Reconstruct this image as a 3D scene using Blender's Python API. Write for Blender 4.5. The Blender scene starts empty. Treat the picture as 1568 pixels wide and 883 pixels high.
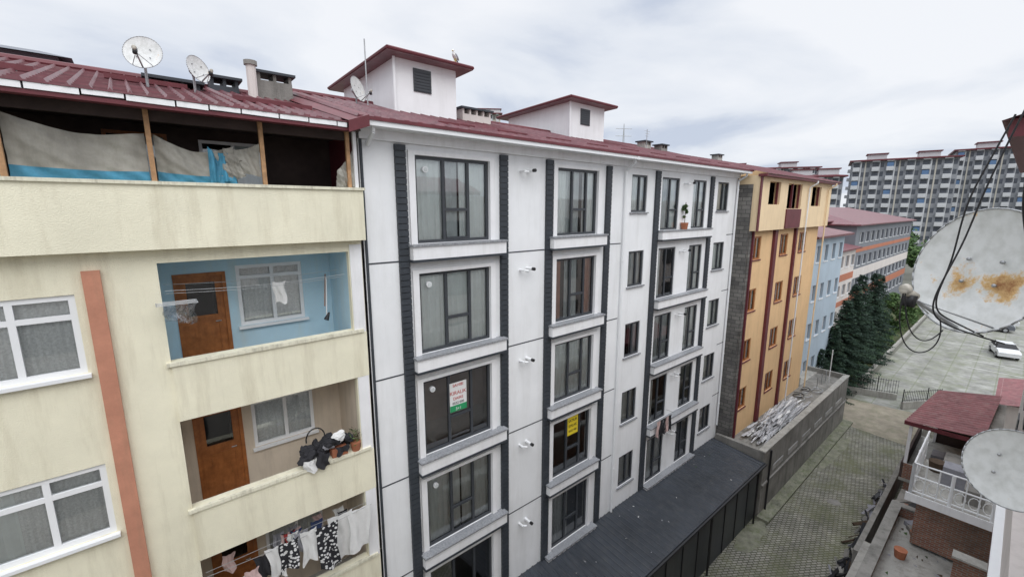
import bpy, math, random
from mathutils import Vector, Matrix
random.seed(7)
sc=bpy.context.scene
rnd=random.uniform
# ------------------------------------------------------------------ materials
def nt(name):
    m=bpy.data.materials.new(name);m.use_nodes=True
    t=m.node_tree;return m,t,t.nodes['Principled BSDF']
def mk(name,col,rough=.75,var=.12,scale=1.5,bump=.15,bscale=40,dirt=None,damt=.5,dscale=1.2,metal=0,spec=.4,fine=True):
    m,t,b=nt(name);N=t.nodes;L=t.links
    tc=N.new('ShaderNodeTexCoord')
    n=N.new('ShaderNodeTexNoise');n.inputs['Scale'].default_value=scale;n.inputs['Detail'].default_value=5;n.inputs['Roughness'].default_value=.65
    L.new(tc.outputs['Object'],n.inputs['Vector'])
    r=N.new('ShaderNodeValToRGB');r.color_ramp.elements[0].position=.3;r.color_ramp.elements[1].position=.7
    r.color_ramp.elements[0].color=[max(0,c*(1-var)) for c in col]+[1]
    r.color_ramp.elements[1].color=[min(1,c*(1+var*.6)) for c in col]+[1]
    L.new(n.outputs['Fac'],r.inputs['Fac'])
    out=r.outputs['Color']
    if dirt is not None:
        mp=N.new('ShaderNodeMapping');mp.inputs['Scale'].default_value=(dscale*3,dscale*3,dscale*.35)
        L.new(tc.outputs['Object'],mp.inputs['Vector'])
        n2=N.new('ShaderNodeTexNoise');n2.inputs['Scale'].default_value=1;n2.inputs['Detail'].default_value=6;n2.inputs['Roughness'].default_value=.7
        L.new(mp.outputs['Vector'],n2.inputs['Vector'])
        r2=N.new('ShaderNodeValToRGB');r2.color_ramp.elements[0].position=.48;r2.color_ramp.elements[1].position=.78
        r2.color_ramp.elements[0].color=(0,0,0,1);r2.color_ramp.elements[1].color=(damt,damt,damt,1)
        L.new(n2.outputs['Fac'],r2.inputs['Fac'])
        mx=N.new('ShaderNodeMixRGB');L.new(r2.outputs['Color'],mx.inputs['Fac']);L.new(out,mx.inputs['Color1']);mx.inputs['Color2'].default_value=list(dirt)+[1]
        out=mx.outputs['Color']
    L.new(out,b.inputs['Base Color'])
    b.inputs['Roughness'].default_value=rough;b.inputs['Metallic'].default_value=metal
    b.inputs['Specular IOR Level'].default_value=spec
    if bump>0:
        n3=N.new('ShaderNodeTexNoise');n3.inputs['Scale'].default_value=bscale;n3.inputs['Detail'].default_value=2
        L.new(tc.outputs['Object'],n3.inputs['Vector'])
        bp=N.new('ShaderNodeBump');bp.inputs['Strength'].default_value=bump;bp.inputs['Distance'].default_value=.02
        L.new(n3.outputs['Fac'],bp.inputs['Height']);L.new(bp.outputs['Normal'],b.inputs['Normal'])
    return m
def brick(name,c1,c2,mortar,w=.25,h=.08,ms=.012,plan=False,moss=None,mossamt=.6,bump=.6,rough=.85,rot=0):
    m,t,b=nt(name);N=t.nodes;L=t.links
    tc=N.new('ShaderNodeTexCoord')
    if plan:
        mp=N.new('ShaderNodeMapping');mp.inputs['Rotation'].default_value=(0,0,rot);L.new(tc.outputs['Object'],mp.inputs['Vector']);vec=mp.outputs['Vector']
    else:
        s=N.new('ShaderNodeSeparateXYZ');L.new(tc.outputs['Object'],s.inputs[0])
        a=N.new('ShaderNodeMath');a.operation='ADD';L.new(s.outputs['X'],a.inputs[0]);L.new(s.outputs['Y'],a.inputs[1])
        c=N.new('ShaderNodeCombineXYZ');L.new(a.outputs[0],c.inputs['X']);L.new(s.outputs['Z'],c.inputs['Y']);vec=c.outputs[0]
    br=N.new('ShaderNodeTexBrick');L.new(vec,br.inputs['Vector'])
    br.inputs['Scale'].default_value=1;br.inputs['Brick Width'].default_value=w;br.inputs['Row Height'].default_value=h;br.inputs['Mortar Size'].default_value=ms
    br.inputs['Color1'].default_value=list(c1)+[1];br.inputs['Color2'].default_value=list(c2)+[1];br.inputs['Mortar'].default_value=list(mortar)+[1]
    n=N.new('ShaderNodeTexNoise');n.inputs['Scale'].default_value=.7;n.inputs['Detail'].default_value=6;n.inputs['Roughness'].default_value=.7;L.new(tc.outputs['Object'],n.inputs['Vector'])
    r=N.new('ShaderNodeValToRGB');r.color_ramp.elements[0].position=.35;r.color_ramp.elements[1].position=.68
    r.color_ramp.elements[0].color=(.58,.58,.58,1);r.color_ramp.elements[1].color=(1.2,1.2,1.2,1);L.new(n.outputs['Fac'],r.inputs['Fac'])
    mu=N.new('ShaderNodeMixRGB');mu.blend_type='MULTIPLY';mu.inputs['Fac'].default_value=1;L.new(br.outputs['Color'],mu.inputs['Color1']);L.new(r.outputs['Color'],mu.inputs['Color2'])
    out=mu.outputs['Color']
    if moss is not None:
        n2=N.new('ShaderNodeTexNoise');n2.inputs['Scale'].default_value=.45;n2.inputs['Detail'].default_value=8;n2.inputs['Roughness'].default_value=.75;L.new(tc.outputs['Object'],n2.inputs['Vector'])
        r2=N.new('ShaderNodeValToRGB');r2.color_ramp.elements[0].position=.45;r2.color_ramp.elements[1].position=.66
        r2.color_ramp.elements[0].color=(0,0,0,1);r2.color_ramp.elements[1].color=(mossamt,)*3+(1,);L.new(n2.outputs['Fac'],r2.inputs['Fac'])
        mx=N.new('ShaderNodeMixRGB');L.new(r2.outputs['Color'],mx.inputs['Fac']);L.new(out,mx.inputs['Color1']);mx.inputs['Color2'].default_value=list(moss)+[1];out=mx.outputs['Color']
    L.new(out,b.inputs['Base Color']);b.inputs['Roughness'].default_value=rough
    bp=N.new('ShaderNodeBump');bp.inputs['Strength'].default_value=bump;bp.inputs['Distance'].default_value=.02;bp.invert=True
    L.new(br.outputs['Fac'],bp.inputs['Height']);L.new(bp.outputs['Normal'],b.inputs['Normal'])
    return m
def glassmat(name,tint=(.95,.97,.97),base=.13):
    m=bpy.data.materials.new(name);m.use_nodes=True;t=m.node_tree;N=t.nodes;L=t.links
    N.remove(N['Principled BSDF']);o=N['Material Output']
    tr=N.new('ShaderNodeBsdfTransparent');tr.inputs[0].default_value=list(tint)+[1]
    gl=N.new('ShaderNodeBsdfGlossy');gl.inputs['Roughness'].default_value=.03;gl.inputs['Color'].default_value=(.9,.93,.95,1)
    tc=N.new('ShaderNodeTexCoord');n=N.new('ShaderNodeTexNoise');n.inputs['Scale'].default_value=1.3;L.new(tc.outputs['Object'],n.inputs['Vector'])
    bp=N.new('ShaderNodeBump');bp.inputs['Strength'].default_value=.06;bp.inputs['Distance'].default_value=.05;L.new(n.outputs['Fac'],bp.inputs['Height']);L.new(bp.outputs['Normal'],gl.inputs['Normal'])
    f=N.new('ShaderNodeFresnel');f.inputs['IOR'].default_value=1.5
    a=N.new('ShaderNodeMath');a.operation='ADD';a.use_clamp=True;a.inputs[1].default_value=base;L.new(f.outputs[0],a.inputs[0])
    mx=N.new('ShaderNodeMixShader');L.new(a.outputs[0],mx.inputs[0]);L.new(tr.outputs[0],mx.inputs[1]);L.new(gl.outputs[0],mx.inputs[2]);L.new(mx.outputs[0],o.inputs['Surface'])
    return m
M={}
M['white']=mk('white_render',(.86,.87,.88),.85,.06,.8,.15,120,dirt=(.55,.55,.53),damt=.34,dscale=.8)
M['whitetrim']=mk('white_trim',(.86,.86,.87),.6,.05,2,.03,60,dirt=(.5,.49,.45),damt=.35)
M['dark']=mk('anthracite_cladding',(.045,.052,.062),.55,.2,3,.1,80)
M['frame']=mk('anthracite_frame',(.055,.06,.068),.4,.1,3,0)
M['granite']=mk('granite_sill',(.30,.31,.33),.5,.5,25,.05,60,dirt=(.55,.55,.55),damt=.4,dscale=8)
M['cream']=mk('cream_stucco',(.85,.81,.635),.9,.08,1.1,.45,55,dirt=(.48,.42,.29),damt=.55,dscale=.9)
M['creamcap']=mk('cream_cap',(.78,.75,.60),.85,.12,4,.2,40,dirt=(.22,.19,.14),damt=.8,dscale=2.5)
M['bluewall']=mk('pale_blue_wall',(.50,.69,.79),.9,.08,1.5,.15,60,dirt=(.58,.62,.56),damt=.5)
M['beigewall']=mk('beige_wall',(.66,.57,.46),.9,.1,1.5,.15,60,dirt=(.3,.25,.2),damt=.45)
M['salmon']=mk('salmon_pilaster',(.54,.25,.165),.85,.18,2,.25,50,dirt=(.34,.2,.13),damt=.6)
M['maroon']=mk('maroon_metal_roof',(.17,.05,.062),.38,.35,2.2,.05,20,dirt=(.30,.20,.19),damt=.55,dscale=1.2,spec=.6)
M['maroonold']=mk('faded_maroon_sheet',(.24,.085,.09),.55,.35,2.2,.05,20,dirt=(.34,.24,.22),damt=.6,dscale=1.6,spec=.4)
M['maroontrim']=mk('maroon_trim',(.14,.03,.038),.5,.25,2,.05,30)
M['orange']=mk('orange_stucco',(.78,.53,.29),.9,.09,.7,.15,60,dirt=(.52,.35,.19),damt=.45)
M['orangelt']=mk('light_orange_stucco',(.83,.65,.42),.9,.08,.7,.15,60,dirt=(.55,.42,.25),damt=.4)
M['slate']=brick('grey_block_wall',(.12,.115,.11),(.21,.20,.185),(.08,.078,.075),.4,.2,.015)
M['concrete']=mk('weathered_concrete',(.27,.26,.24),.9,.35,.9,.4,25,dirt=(.07,.07,.06),damt=.8,dscale=.8)
M['concretelt']=mk('light_concrete',(.40,.39,.36),.9,.25,1.5,.4,30,dirt=(.12,.11,.09),damt=.65)
M['wood']=mk('varnished_wood',(.36,.13,.04),.4,.35,6,.05,30,dirt=(.16,.05,.015),damt=.6,dscale=4)
M['post']=mk('timber_post',(.50,.29,.15),.7,.3,8,.1,30)
M['pvc']=mk('white_pvc',(.82,.83,.84),.35,.03,2,0)
M['lnb']=mk('aged_plastic',(.46,.43,.37),.5,.2,8,0)
M['glass']=glassmat('window_glass')
M['glassd']=glassmat('door_glass',(.35,.37,.38),.04)
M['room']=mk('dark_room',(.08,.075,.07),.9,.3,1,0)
M['darkwall']=mk('brown_wall_painted_shade',(.07,.05,.045),.9,.4,1.5,.1,30)  # shade under eaves and roofs is put into this dark base colour
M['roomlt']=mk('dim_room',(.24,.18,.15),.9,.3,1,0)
M['curtain']=mk('net_curtain',(.88,.92,.90),.9,.08,3,.1,60)
M['curtaind']=mk('grey_curtain',(.62,.66,.66),.9,.15,3,.1,60)
M['curtainr']=mk('russet_curtain',(.42,.20,.14),.9,.2,3,.1,60)
M['lace']=mk('lace_curtain',(.85,.86,.85),.9,.22,30,.1,60)
M['tarp']=mk('grey_tarpaulin',(.38,.365,.32),.8,.25,2.5,.5,6,dirt=(.20,.19,.16),damt=.65)
M['tarpblue']=mk('blue_tarpaulin',(.07,.28,.42),.6,.35,4,.4,8)
M['black']=mk('black_rubber',(.018,.018,.02),.5,.2,5,0)
M['galv']=mk('galvanised_metal',(.42,.43,.44),.45,.2,4,.05,30,metal=.5)
M['awning']=mk('anthracite_sheet_roof',(.043,.050,.062),.42,.3,.8,.03,30,spec=.5,dirt=(.1,.1,.1),damt=.5)
M['brick']=brick('red_brick',(.27,.10,.06),(.36,.16,.10),(.3,.28,.25),.22,.075,.012,moss=(.08,.08,.06),mossamt=.5)
M['paver']=brick('mossy_pavers',(.28,.27,.235),(.40,.38,.335),(.10,.105,.065),.26,.13,.022,plan=True,moss=(.15,.16,.08),mossamt=.85,rot=math.radians(35))
M['yard']=brick('yard_slabs',(.30,.30,.275),(.32,.32,.295),(.24,.25,.20),1.6,1.6,.05,plan=True,moss=(.17,.19,.11),mossamt=.7,bump=.2)
M['soil']=mk('bare_earth',(.34,.30,.235),.95,.3,1.2,.6,12,dirt=(.15,.17,.09),damt=.7,dscale=.5)
M['grass']=mk('grass_ground',(.095,.115,.05),.95,.5,1.5,.8,14)
M['groundfar']=mk('town_ground',(.15,.15,.125),.95,.4,.05,.3,4)
M['moss']=mk('mossy_kerb',(.26,.26,.20),.95,.4,2,.6,20,dirt=(.12,.15,.05),damt=.9,dscale=1)
M['ltblue']=mk('light_blue_stucco',(.43,.52,.60),.9,.08,.5,.1,50,dirt=(.33,.38,.42),damt=.4)
M['redwall']=mk('orange_red_wall',(.46,.18,.11),.85,.1,.5,.1,50)
M['greywall']=mk('grey_wall',(.20,.21,.235),.85,.1,.5,.1,50)
M['pinkwall']=mk('pinkish_white_wall',(.66,.61,.58),.85,.08,.5,.1,50,dirt=(.4,.36,.33),damt=.4)
M['blockgrey']=mk('block_grey',(.28,.29,.31),.85,.08,.3,0)
M['blockwhite']=mk('block_white',(.56,.57,.58),.85,.06,.3,0)
M['blockbeige']=mk('block_beige',(.55,.52,.45),.85,.06,.3,0)
M['blockwin']=mk('block_window',(.085,.095,.115),.25,.4,.2,0)
M['blockblue']=mk('block_blue_glass',(.10,.18,.32),.25,.2,.2,0)
M['needle']=mk('spruce_needles',(.020,.045,.028),.8,.5,3,0)
M['needle2']=mk('spruce_needles_light',(.036,.072,.040),.8,.4,3,0)
M['leaf']=mk('green_leaves',(.055,.11,.03),.75,.5,2,0)
M['leaf2']=mk('light_leaves',(.10,.17,.05),.75,.4,2,0)
M['bark']=mk('bark',(.09,.06,.04),.9,.3,6,.3,20)
M['terracotta']=mk('terracotta',(.40,.15,.08),.8,.2,5,.1,30)
M['red']=mk('red_paint',(.5,.03,.03),.5,.1,3,0)
M['yellow']=mk('yellow_paint',(.8,.62,.04),.5,.05,3,0)
M['green']=mk('green_paint',(.03,.3,.12),.5,.05,3,0)
M['cwhite']=mk('white_cloth',(.76,.76,.75),.9,.08,4,.3,12)
M['cgrey']=mk('grey_cloth',(.30,.30,.33),.9,.2,4,.3,12)
M['cblack']=mk('black_cloth',(.03,.03,.035),.9,.3,4,.3,12)
M['cpink']=mk('pale_pink_cloth',(.58,.42,.40),.9,.1,4,.3,12)
M['cnavy']=mk('navy_cloth',(.04,.06,.14),.9,.2,4,.3,12)
M['cred']=mk('red_cloth',(.4,.05,.05),.9,.2,4,.3,12)
# black/white print
m,t,b=nt('patterned_cloth');tc=t.nodes.new('ShaderNodeTexCoord');vo=t.nodes.new('ShaderNodeTexVoronoi');vo.inputs['Scale'].default_value=14;rr=t.nodes.new('ShaderNodeValToRGB');rr.color_ramp.interpolation='CONSTANT'
rr.color_ramp.elements[0].color=(.7,.7,.7,1);rr.color_ramp.elements[1].position=.42;rr.color_ramp.elements[1].color=(.02,.02,.025,1)
t.links.new(tc.outputs['Object'],vo.inputs['Vector']);t.links.new(vo.outputs['Distance'],rr.inputs[0]);t.links.new(rr.outputs[0],b.inputs['Base Color']);b.inputs['Roughness'].default_value=.9;M['cpat']=m
M['plastic']=glassmat('clear_plastic',(.8,.82,.85),.15)
M['sheet']=mk('scrap_sheeting',(.50,.50,.52),.6,.35,5,.1,30,dirt=(.2,.19,.17),damt=.5,dscale=2)
M['carwhite']=mk('car_paint_white',(.68,.69,.70),.25,.03,1,0,spec=.6)
M['carred']=mk('car_paint_red',(.3,.03,.03),.25,.03,1,0,spec=.6)
M['cargrey']=mk('car_paint_grey',(.12,.13,.15),.25,.03,1,0,spec=.6)
M['paintline']=mk('road_paint',(.5,.5,.47),.8,.2,3,0)
def dishmat(name,rust):
    m,t,b=nt(name);N=t.nodes;L=t.links
    tc=N.new('ShaderNodeTexCoord')
    n=N.new('ShaderNodeTexNoise');n.inputs['Scale'].default_value=7;n.inputs['Detail'].default_value=10;n.inputs['Roughness'].default_value=.75;L.new(tc.outputs['Object'],n.inputs['Vector'])
    def blob(c,r):
        v=N.new('ShaderNodeVectorMath');v.operation='DISTANCE';L.new(tc.outputs['Object'],v.inputs[0]);v.inputs[1].default_value=c
        q=N.new('ShaderNodeMapRange');L.new(v.outputs['Value'],q.inputs[0]);q.inputs[1].default_value=0;q.inputs[2].default_value=r;q.inputs[3].default_value=.32;q.inputs[4].default_value=0;return q.outputs[0]
    a=N.new('ShaderNodeMath');a.operation='MAXIMUM';L.new(blob(rust[0],rust[2]),a.inputs[0]);L.new(blob(rust[1],rust[2]),a.inputs[1])
    s=N.new('ShaderNodeMath');s.operation='ADD';L.new(n.outputs['Fac'],s.inputs[0]);L.new(a.outputs[0],s.inputs[1])
    r=N.new('ShaderNodeValToRGB');cr=r.color_ramp;cr.elements[0].position=.62;cr.elements[0].color=(.70,.71,.70,1);cr.elements[1].position=.88;cr.elements[1].color=(.26,.10,.03,1)
    e=cr.elements.new(.72);e.color=(.62,.40,.17,1)
    L.new(s.outputs[0],r.inputs['Fac'])
    n2=N.new('ShaderNodeTexNoise');n2.inputs['Scale'].default_value=14;n2.inputs['Detail'].default_value=8;L.new(tc.outputs['Object'],n2.inputs['Vector'])
    r2=N.new('ShaderNodeValToRGB');r2.color_ramp.elements[0].position=.3;r2.color_ramp.elements[0].color=(.80,.80,.78,1);r2.color_ramp.elements[1].position=.6;L.new(n2.outputs['Fac'],r2.inputs['Fac'])
    mu=N.new('ShaderNodeMixRGB');mu.blend_type='MULTIPLY';mu.inputs[0].default_value=1;L.new(r.outputs[0],mu.inputs[1]);L.new(r2.outputs[0],mu.inputs[2])
    L.new(mu.outputs[0],b.inputs['Base Color']);b.inputs['Roughness'].default_value=.6
    return m
M['dishrust']=dishmat('rusty_dish_enamel',((.13,-.07,0),(-.13,-.10,0),.19))
M['dish']=dishmat('dish_enamel',((3,0,0),(3,0,0),.1))
# ------------------------------------------------------------------ builder
class B:
    def __init__(s): s.v=[];s.f=[];s.m=[];s.ml=[]
    def mi(s,m):
        if m not in s.ml:s.ml.append(m)
        return s.ml.index(m)
    def poly(s,pts,m):
        i=len(s.v);s.v+= [tuple(p) for p in pts];s.f.append(tuple(range(i,i+len(pts))));s.m.append(s.mi(m))
    def mesh(s,vs,fs,m):
        i=len(s.v);s.v+=[tuple(p) for p in vs];k=s.mi(m)
        for f in fs:s.f.append(tuple(j+i for j in f));s.m.append(k)
    def box(s,x0,x1,y0,y1,z0,z1,m):
        if x0>x1:x0,x1=x1,x0
        if y0>y1:y0,y1=y1,y0
        if z0>z1:z0,z1=z1,z0
        s.mesh([(x0,y0,z0),(x1,y0,z0),(x1,y1,z0),(x0,y1,z0),(x0,y0,z1),(x1,y0,z1),(x1,y1,z1),(x0,y1,z1)],
          [(0,3,2,1),(4,5,6,7),(0,1,5,4),(1,2,6,5),(2,3,7,6),(3,0,4,7)],m)
    def obox(s,c,sz,mat,m):
        vs=[]
        for z in(-.5,.5):
            for x,y in((-.5,-.5),(.5,-.5),(.5,.5),(-.5,.5)):
                vs.append(Vector(c)+mat@Vector((x*sz[0],y*sz[1],z*sz[2])))
        s.mesh(vs,[(0,3,2,1),(4,5,6,7),(0,1,5,4),(1,2,6,5),(2,3,7,6),(3,0,4,7)],m)
    def cyl(s,p0,p1,r,m,n=8,r1=None):
        p0=Vector(p0);p1=Vector(p1);r1=r if r1 is None else r1
        d=(p1-p0).normalized();a=d.orthogonal().normalized();b=d.cross(a)
        vs=[]
        for p,q in ((p0,r),(p1,r1)):
            for i in range(n):
                t=2*math.pi*i/n;vs.append(p+(a*math.cos(t)+b*math.sin(t))*q)
        fs=[(i,(i+1)%n,n+(i+1)%n,n+i) for i in range(n)]+[tuple(range(n))[::-1],tuple(range(n,2*n))]
        s.mesh(vs,fs,m)
    def path(s,pts,r,m,n=6):
        for a,b in zip(pts,pts[1:]):s.cyl(a,b,r,m,n)
    def ell(s,c,r,m,nu=12,nv=8,mat=None,wob=0,ph=0):
        vs=[];fs=[]
        for j in range(nv+1):
            p_=math.pi*j/nv
            for i in range(nu):
                th=2*math.pi*i/nu;k=1+wob*math.sin(3*th+ph+j)*math.sin(p_*2+ph)
                p=Vector((r[0]*math.sin(p_)*math.cos(th)*k,r[1]*math.sin(p_)*math.sin(th)*k,r[2]*math.cos(p_)*k))
                if mat:p=mat@p
                vs.append(Vector(c)+p)
        for j in range(nv):
            for i in range(nu):
                fs.append((j*nu+i,(j+1)*nu+i,(j+1)*nu+(i+1)%nu,j*nu+(i+1)%nu))
        s.mesh(vs,fs,m)
    def grid(s,fn,nu,nv,m):
        vs=[fn(i/nu,j/nv) for j in range(nv+1) for i in range(nu+1)]
        fs=[(j*(nu+1)+i,j*(nu+1)+i+1,(j+1)*(nu+1)+i+1,(j+1)*(nu+1)+i) for j in range(nv) for i in range(nu)]
        s.mesh(vs,fs,m)
    def make(s,name,parent=None,smooth=False):
        me=bpy.data.meshes.new(name);me.from_pydata(s.v,[],s.f)
        for k in s.ml:me.materials.append(M[k])
        me.polygons.foreach_set('material_index',s.m)
        if smooth:me.polygons.foreach_set('use_smooth',[True]*len(s.f))
        me.update()
        o=bpy.data.objects.new(name,me);sc.collection.objects.link(o)
        if parent:o.parent=parent
        return o
def empty(name,loc=(0,0,0),rz=0):
    e=bpy.data.objects.new(name,None);e.location=loc;e.rotation_euler=(0,0,rz);sc.collection.objects.link(e);return e
def facade(b,x0,x1,z0,z1,y,ops,m,rev=.2,mr=None):
    xs=sorted({x0,x1}|{o[0] for o in ops}|{o[1] for o in ops});zs=sorted({z0,z1}|{o[2] for o in ops}|{o[3] for o in ops})
    xs=[x for x in xs if x0<=x<=x1];zs=[z for z in zs if z0<=z<=z1]
    for i in range(len(xs)-1):
        for j in range(len(zs)-1):
            cx=(xs[i]+xs[i+1])/2;cz=(zs[j]+zs[j+1])/2
            if any(o[0]<cx<o[1] and o[2]<cz<o[3] for o in ops):continue
            b.poly([(xs[i],y,zs[j]),(xs[i+1],y,zs[j]),(xs[i+1],y,zs[j+1]),(xs[i],y,zs[j+1])],m)
    mr=mr or m
    for o in ops:
        a,c,d,e=o[:4];Y=y+(o[4] if len(o)>4 else rev)
        b.poly([(a,y,d),(a,Y,d),(a,Y,e),(a,y,e)],mr);b.poly([(c,y,d),(c,Y,d),(c,Y,e),(c,y,e)],mr)
        b.poly([(a,y,d),(c,y,d),(c,Y,d),(a,Y,d)],mr);b.poly([(a,y,e),(c,y,e),(c,Y,e),(a,Y,e)],mr)
def curtain(b,x0,x1,z0,z1,y,m,amp=.022,wl=.16):
    n=max(4,int((x1-x0)/wl*4));ph=rnd(0,6)
    def fn(u,v):
        x=x0+(x1-x0)*u
        return (x,y+amp*math.sin(x/wl*2*math.pi+ph)*(.6+.4*(1-v))+amp*.5*math.sin(x*9+ph*2),z0+(z1-z0)*v)
    b.grid(fn,n,3,m)
def window(b,x0,x1,z0,z1,y,fr='frame',mull=(),trans=(),fw=.06,cur=None,gl='glass',room='room',dp=.9):
    d=.07
    b.box(x0,x0+fw,y,y+d,z0,z1,fr);b.box(x1-fw,x1,y,y+d,z0,z1,fr)
    b.box(x0+fw,x1-fw,y,y+d,z0,z0+fw,fr);b.box(x0+fw,x1-fw,y,y+d,z1-fw,z1,fr)
    for mx in mull:b.box(mx-fw/2,mx+fw/2,y+.002,y+d,z0+fw,z1-fw,fr)
    for t in trans:b.box(t[0]+fw/2,t[1]-fw/2,y+.004,y+d-.002,t[2]-fw/2,t[2]+fw/2,fr)
    b.poly([(x0+fw/2,y+d*.6,z0+fw/2),(x1-fw/2,y+d*.6,z0+fw/2),(x1-fw/2,y+d*.6,z1-fw/2),(x0+fw/2,y+d*.6,z1-fw/2)],gl)
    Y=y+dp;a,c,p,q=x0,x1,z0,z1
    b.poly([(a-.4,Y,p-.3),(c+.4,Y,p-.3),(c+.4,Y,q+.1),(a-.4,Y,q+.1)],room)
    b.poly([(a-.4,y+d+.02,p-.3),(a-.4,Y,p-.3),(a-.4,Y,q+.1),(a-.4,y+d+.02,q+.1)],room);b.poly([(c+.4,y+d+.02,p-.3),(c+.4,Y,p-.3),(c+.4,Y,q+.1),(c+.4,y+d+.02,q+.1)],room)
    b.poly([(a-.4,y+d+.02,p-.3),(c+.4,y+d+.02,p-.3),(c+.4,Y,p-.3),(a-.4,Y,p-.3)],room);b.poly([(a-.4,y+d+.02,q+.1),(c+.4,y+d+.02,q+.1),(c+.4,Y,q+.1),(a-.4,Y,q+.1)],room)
    for cc in (cur or []):
        curtain(b,x0+(x1-x0)*cc[0],x0+(x1-x0)*cc[1],z0+.01+(cc[3] if len(cc)>3 else 0),z1-.01,y+d+.05,cc[2])
def roofslope(b,x0,x1,ye,ze,yr,zr,m,rib=.33,steps=12,ribh=.03):
    for k in range(steps):
        a=k/steps;c=(k+1)/steps
        ya,za=ye+(yr-ye)*a,ze+(zr-ze)*a;yc,zc=ye+(yr-ye)*c,ze+(zr-ze)*c
        b.poly([(x0,ya,za+.025),(x1,ya,za+.025),(x1,yc,zc),(x0,yc,zc)],m)
        b.poly([(x0,ya,za),(x1,ya,za),(x1,ya,za+.025),(x0,ya,za+.025)],m)
    n=int((x1-x0)/rib)
    for i in range(n+1):
        x=x0+(x1-x0)*i/n;w=.035
        b.mesh([(x-w,ye-.005,ze),(x+w,ye-.005,ze),(x,ye-.005,ze+.03+ribh),(x-w,yr,zr),(x+w,yr,zr),(x,yr,zr+.03+ribh)],[(0,1,2),(0,2,5,3),(2,1,4,5)],m)
FY=9.6;G=-15.6
# ------------------------------------------------------------------ WHITE BUILDING
E=empty('white_apartment_building')
w=B();win=B();trim=B()
ST=2.82
ops=[]
for k in range(5):
    s=-.82-ST*k
    ops+=[(5.1,7.32,s,s+2.08),(9.95,11.92,s,s+2.08),(15.95,17.28,s,s+2.08),(18.43,19.6,s,s+2.08)]
    ops+=[(13.9,14.9,s+.72,s+2.08),(20.72,21.85,s+.75,s+2.08)]
facade(w,3.78,22.8,G,1.72,FY,ops,'white',.1,'whitetrim')
w.poly([(22.8,FY,G),(22.8,FY+8,G),(22.8,FY+8,1.72),(22.8,FY,1.72)],'white')
w.poly([(3.78,FY,-.1),(3.78,FY+8,-.1),(3.78,FY+8,1.72),(3.78,FY,1.72)],'white')
w.poly([(3.78,FY+8,G),(22.8,FY+8,G),(22.8,FY+8,1.72),(3.78,FY+8,1.72)],'white')
w.make('walls',E)
cs=['curtain','curtaind','curtain','curtain']
for k in range(5):
    s=-.82-ST*k;t=s+2.08
    y=FY+.035
    c1=[[(.0,.42,'curtain'),(.42,.58,'curtaind'),(.6,1,'curtain')],[(0,.38,'curtain'),(.4,1,'curtain')],[],[(0,.52,'curtain'),(.55,1,'curtain')],[]][k]
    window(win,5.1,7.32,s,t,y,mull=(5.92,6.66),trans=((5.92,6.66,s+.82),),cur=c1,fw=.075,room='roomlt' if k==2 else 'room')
    win.box(5.96,6.62,y-.012,y,s+.08,s+.13,'frame')
    c2=[[(0,.3,'curtain'),(.3,.62,'curtaind'),(.7,1,'curtain')],[(0,.2,'curtainr'),(.3,.6,'curtaind'),(.8,1,'curtainr')],[(0,1,'curtain')],[(0,.12,'curtaind')],[(.1,.5,'curtaind')]][k]
    window(win,9.95,11.92,s,t,y,mull=(10.72,11.4),trans=((10.72,11.4,s+.82),),cur=c2,fw=.075)
    for (a,b_) in ((15.95,17.28),(18.43,19.6)):
        cc=[(0,.45,random.choice(cs)),(.5,1,random.choice(cs))] if rnd(0,1)<.75 else [(0,.3,'curtain')]
        window(win,a,b_,s,t,y,mull=((a+b_)/2,),trans=(((a+b_)/2,b_-.03,s+.8),),cur=cc,fw=.07)
    for (a,b_,q) in ((13.9,14.9,.72),(20.72,21.85,.75)):
        window(win,a,b_,s+q,t,y,mull=((a*.45+b_*.55),),cur=[(0,1,random.choice(cs))] if rnd(0,1)<.8 else [(.5,1,'curtaind')],fw=.07)
        trim.box(a-.08,b_+.08,FY-.07,FY+.02,s+q-.05,s+q-.002,'granite')
    for (a,b_) in ((4.86,7.72),(9.62,12.22),(15.75,19.9)):
        trim.box(a,b_,FY-.26,FY-.002,s-.37,s-.055,'whitetrim')
        trim.box(a-.03,b_+.03,FY-.30,FY-.001,s-.055,s-.008,'granite')
        trim.box(a-.02,b_+.02,FY-.28,FY-.001,s-.43,s-.37,'dark')
    for (a,b_) in ((5.1,7.32),(9.95,11.92)):
        trim.box(a-.17,a-.003,FY-.06,FY-.001,s-.006,t+.10,'whitetrim');trim.box(b_+.003,b_+.17,FY-.06,FY-.001,s-.006,t+.10,'whitetrim')
        trim.box(a-.003,b_+.003,FY-.06,FY-.001,t+.004,t+.10,'whitetrim')
    if k<4:
        for (a,b_) in ((3.86,4.6),(7.95,9.46),(12.62,13.36),(22.0,22.8)):
            trim.box(a,b_,FY-.006,FY,s-.42,s-.385,'dark')
for (a,b_) in ((4.6,4.86),(7.68,7.94),(9.46,9.74),(12.36,12.62),(15.42,15.72),(19.93,20.22)):
    z=1.46
    while z>G+3:
        trim.box(a,b_,FY-.085,FY-.001,z-.132,z,'dark');z-=.15
    trim.box(a+.01,b_-.01,FY-.065,FY-.001,G,1.455,'black')
trim.box(3.80,3.85,FY-.05,FY,G,1.5,'dark')
win.make('windows',E)
trim.box(3.78,22.8,FY-.1,FY-.001,1.50,1.72,'whitetrim')
trim.box(3.7,22.85,FY-.48,FY+.1,1.72,1.76,'whitetrim')
trim.box(3.66,22.9,FY-.60,FY-.48,1.70,1.83,'pvc')
for x in (3.66,13.3,22.5):trim.box(x,x+.07,FY-.62,FY-.46,1.68,1.85,'pvc')
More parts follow.
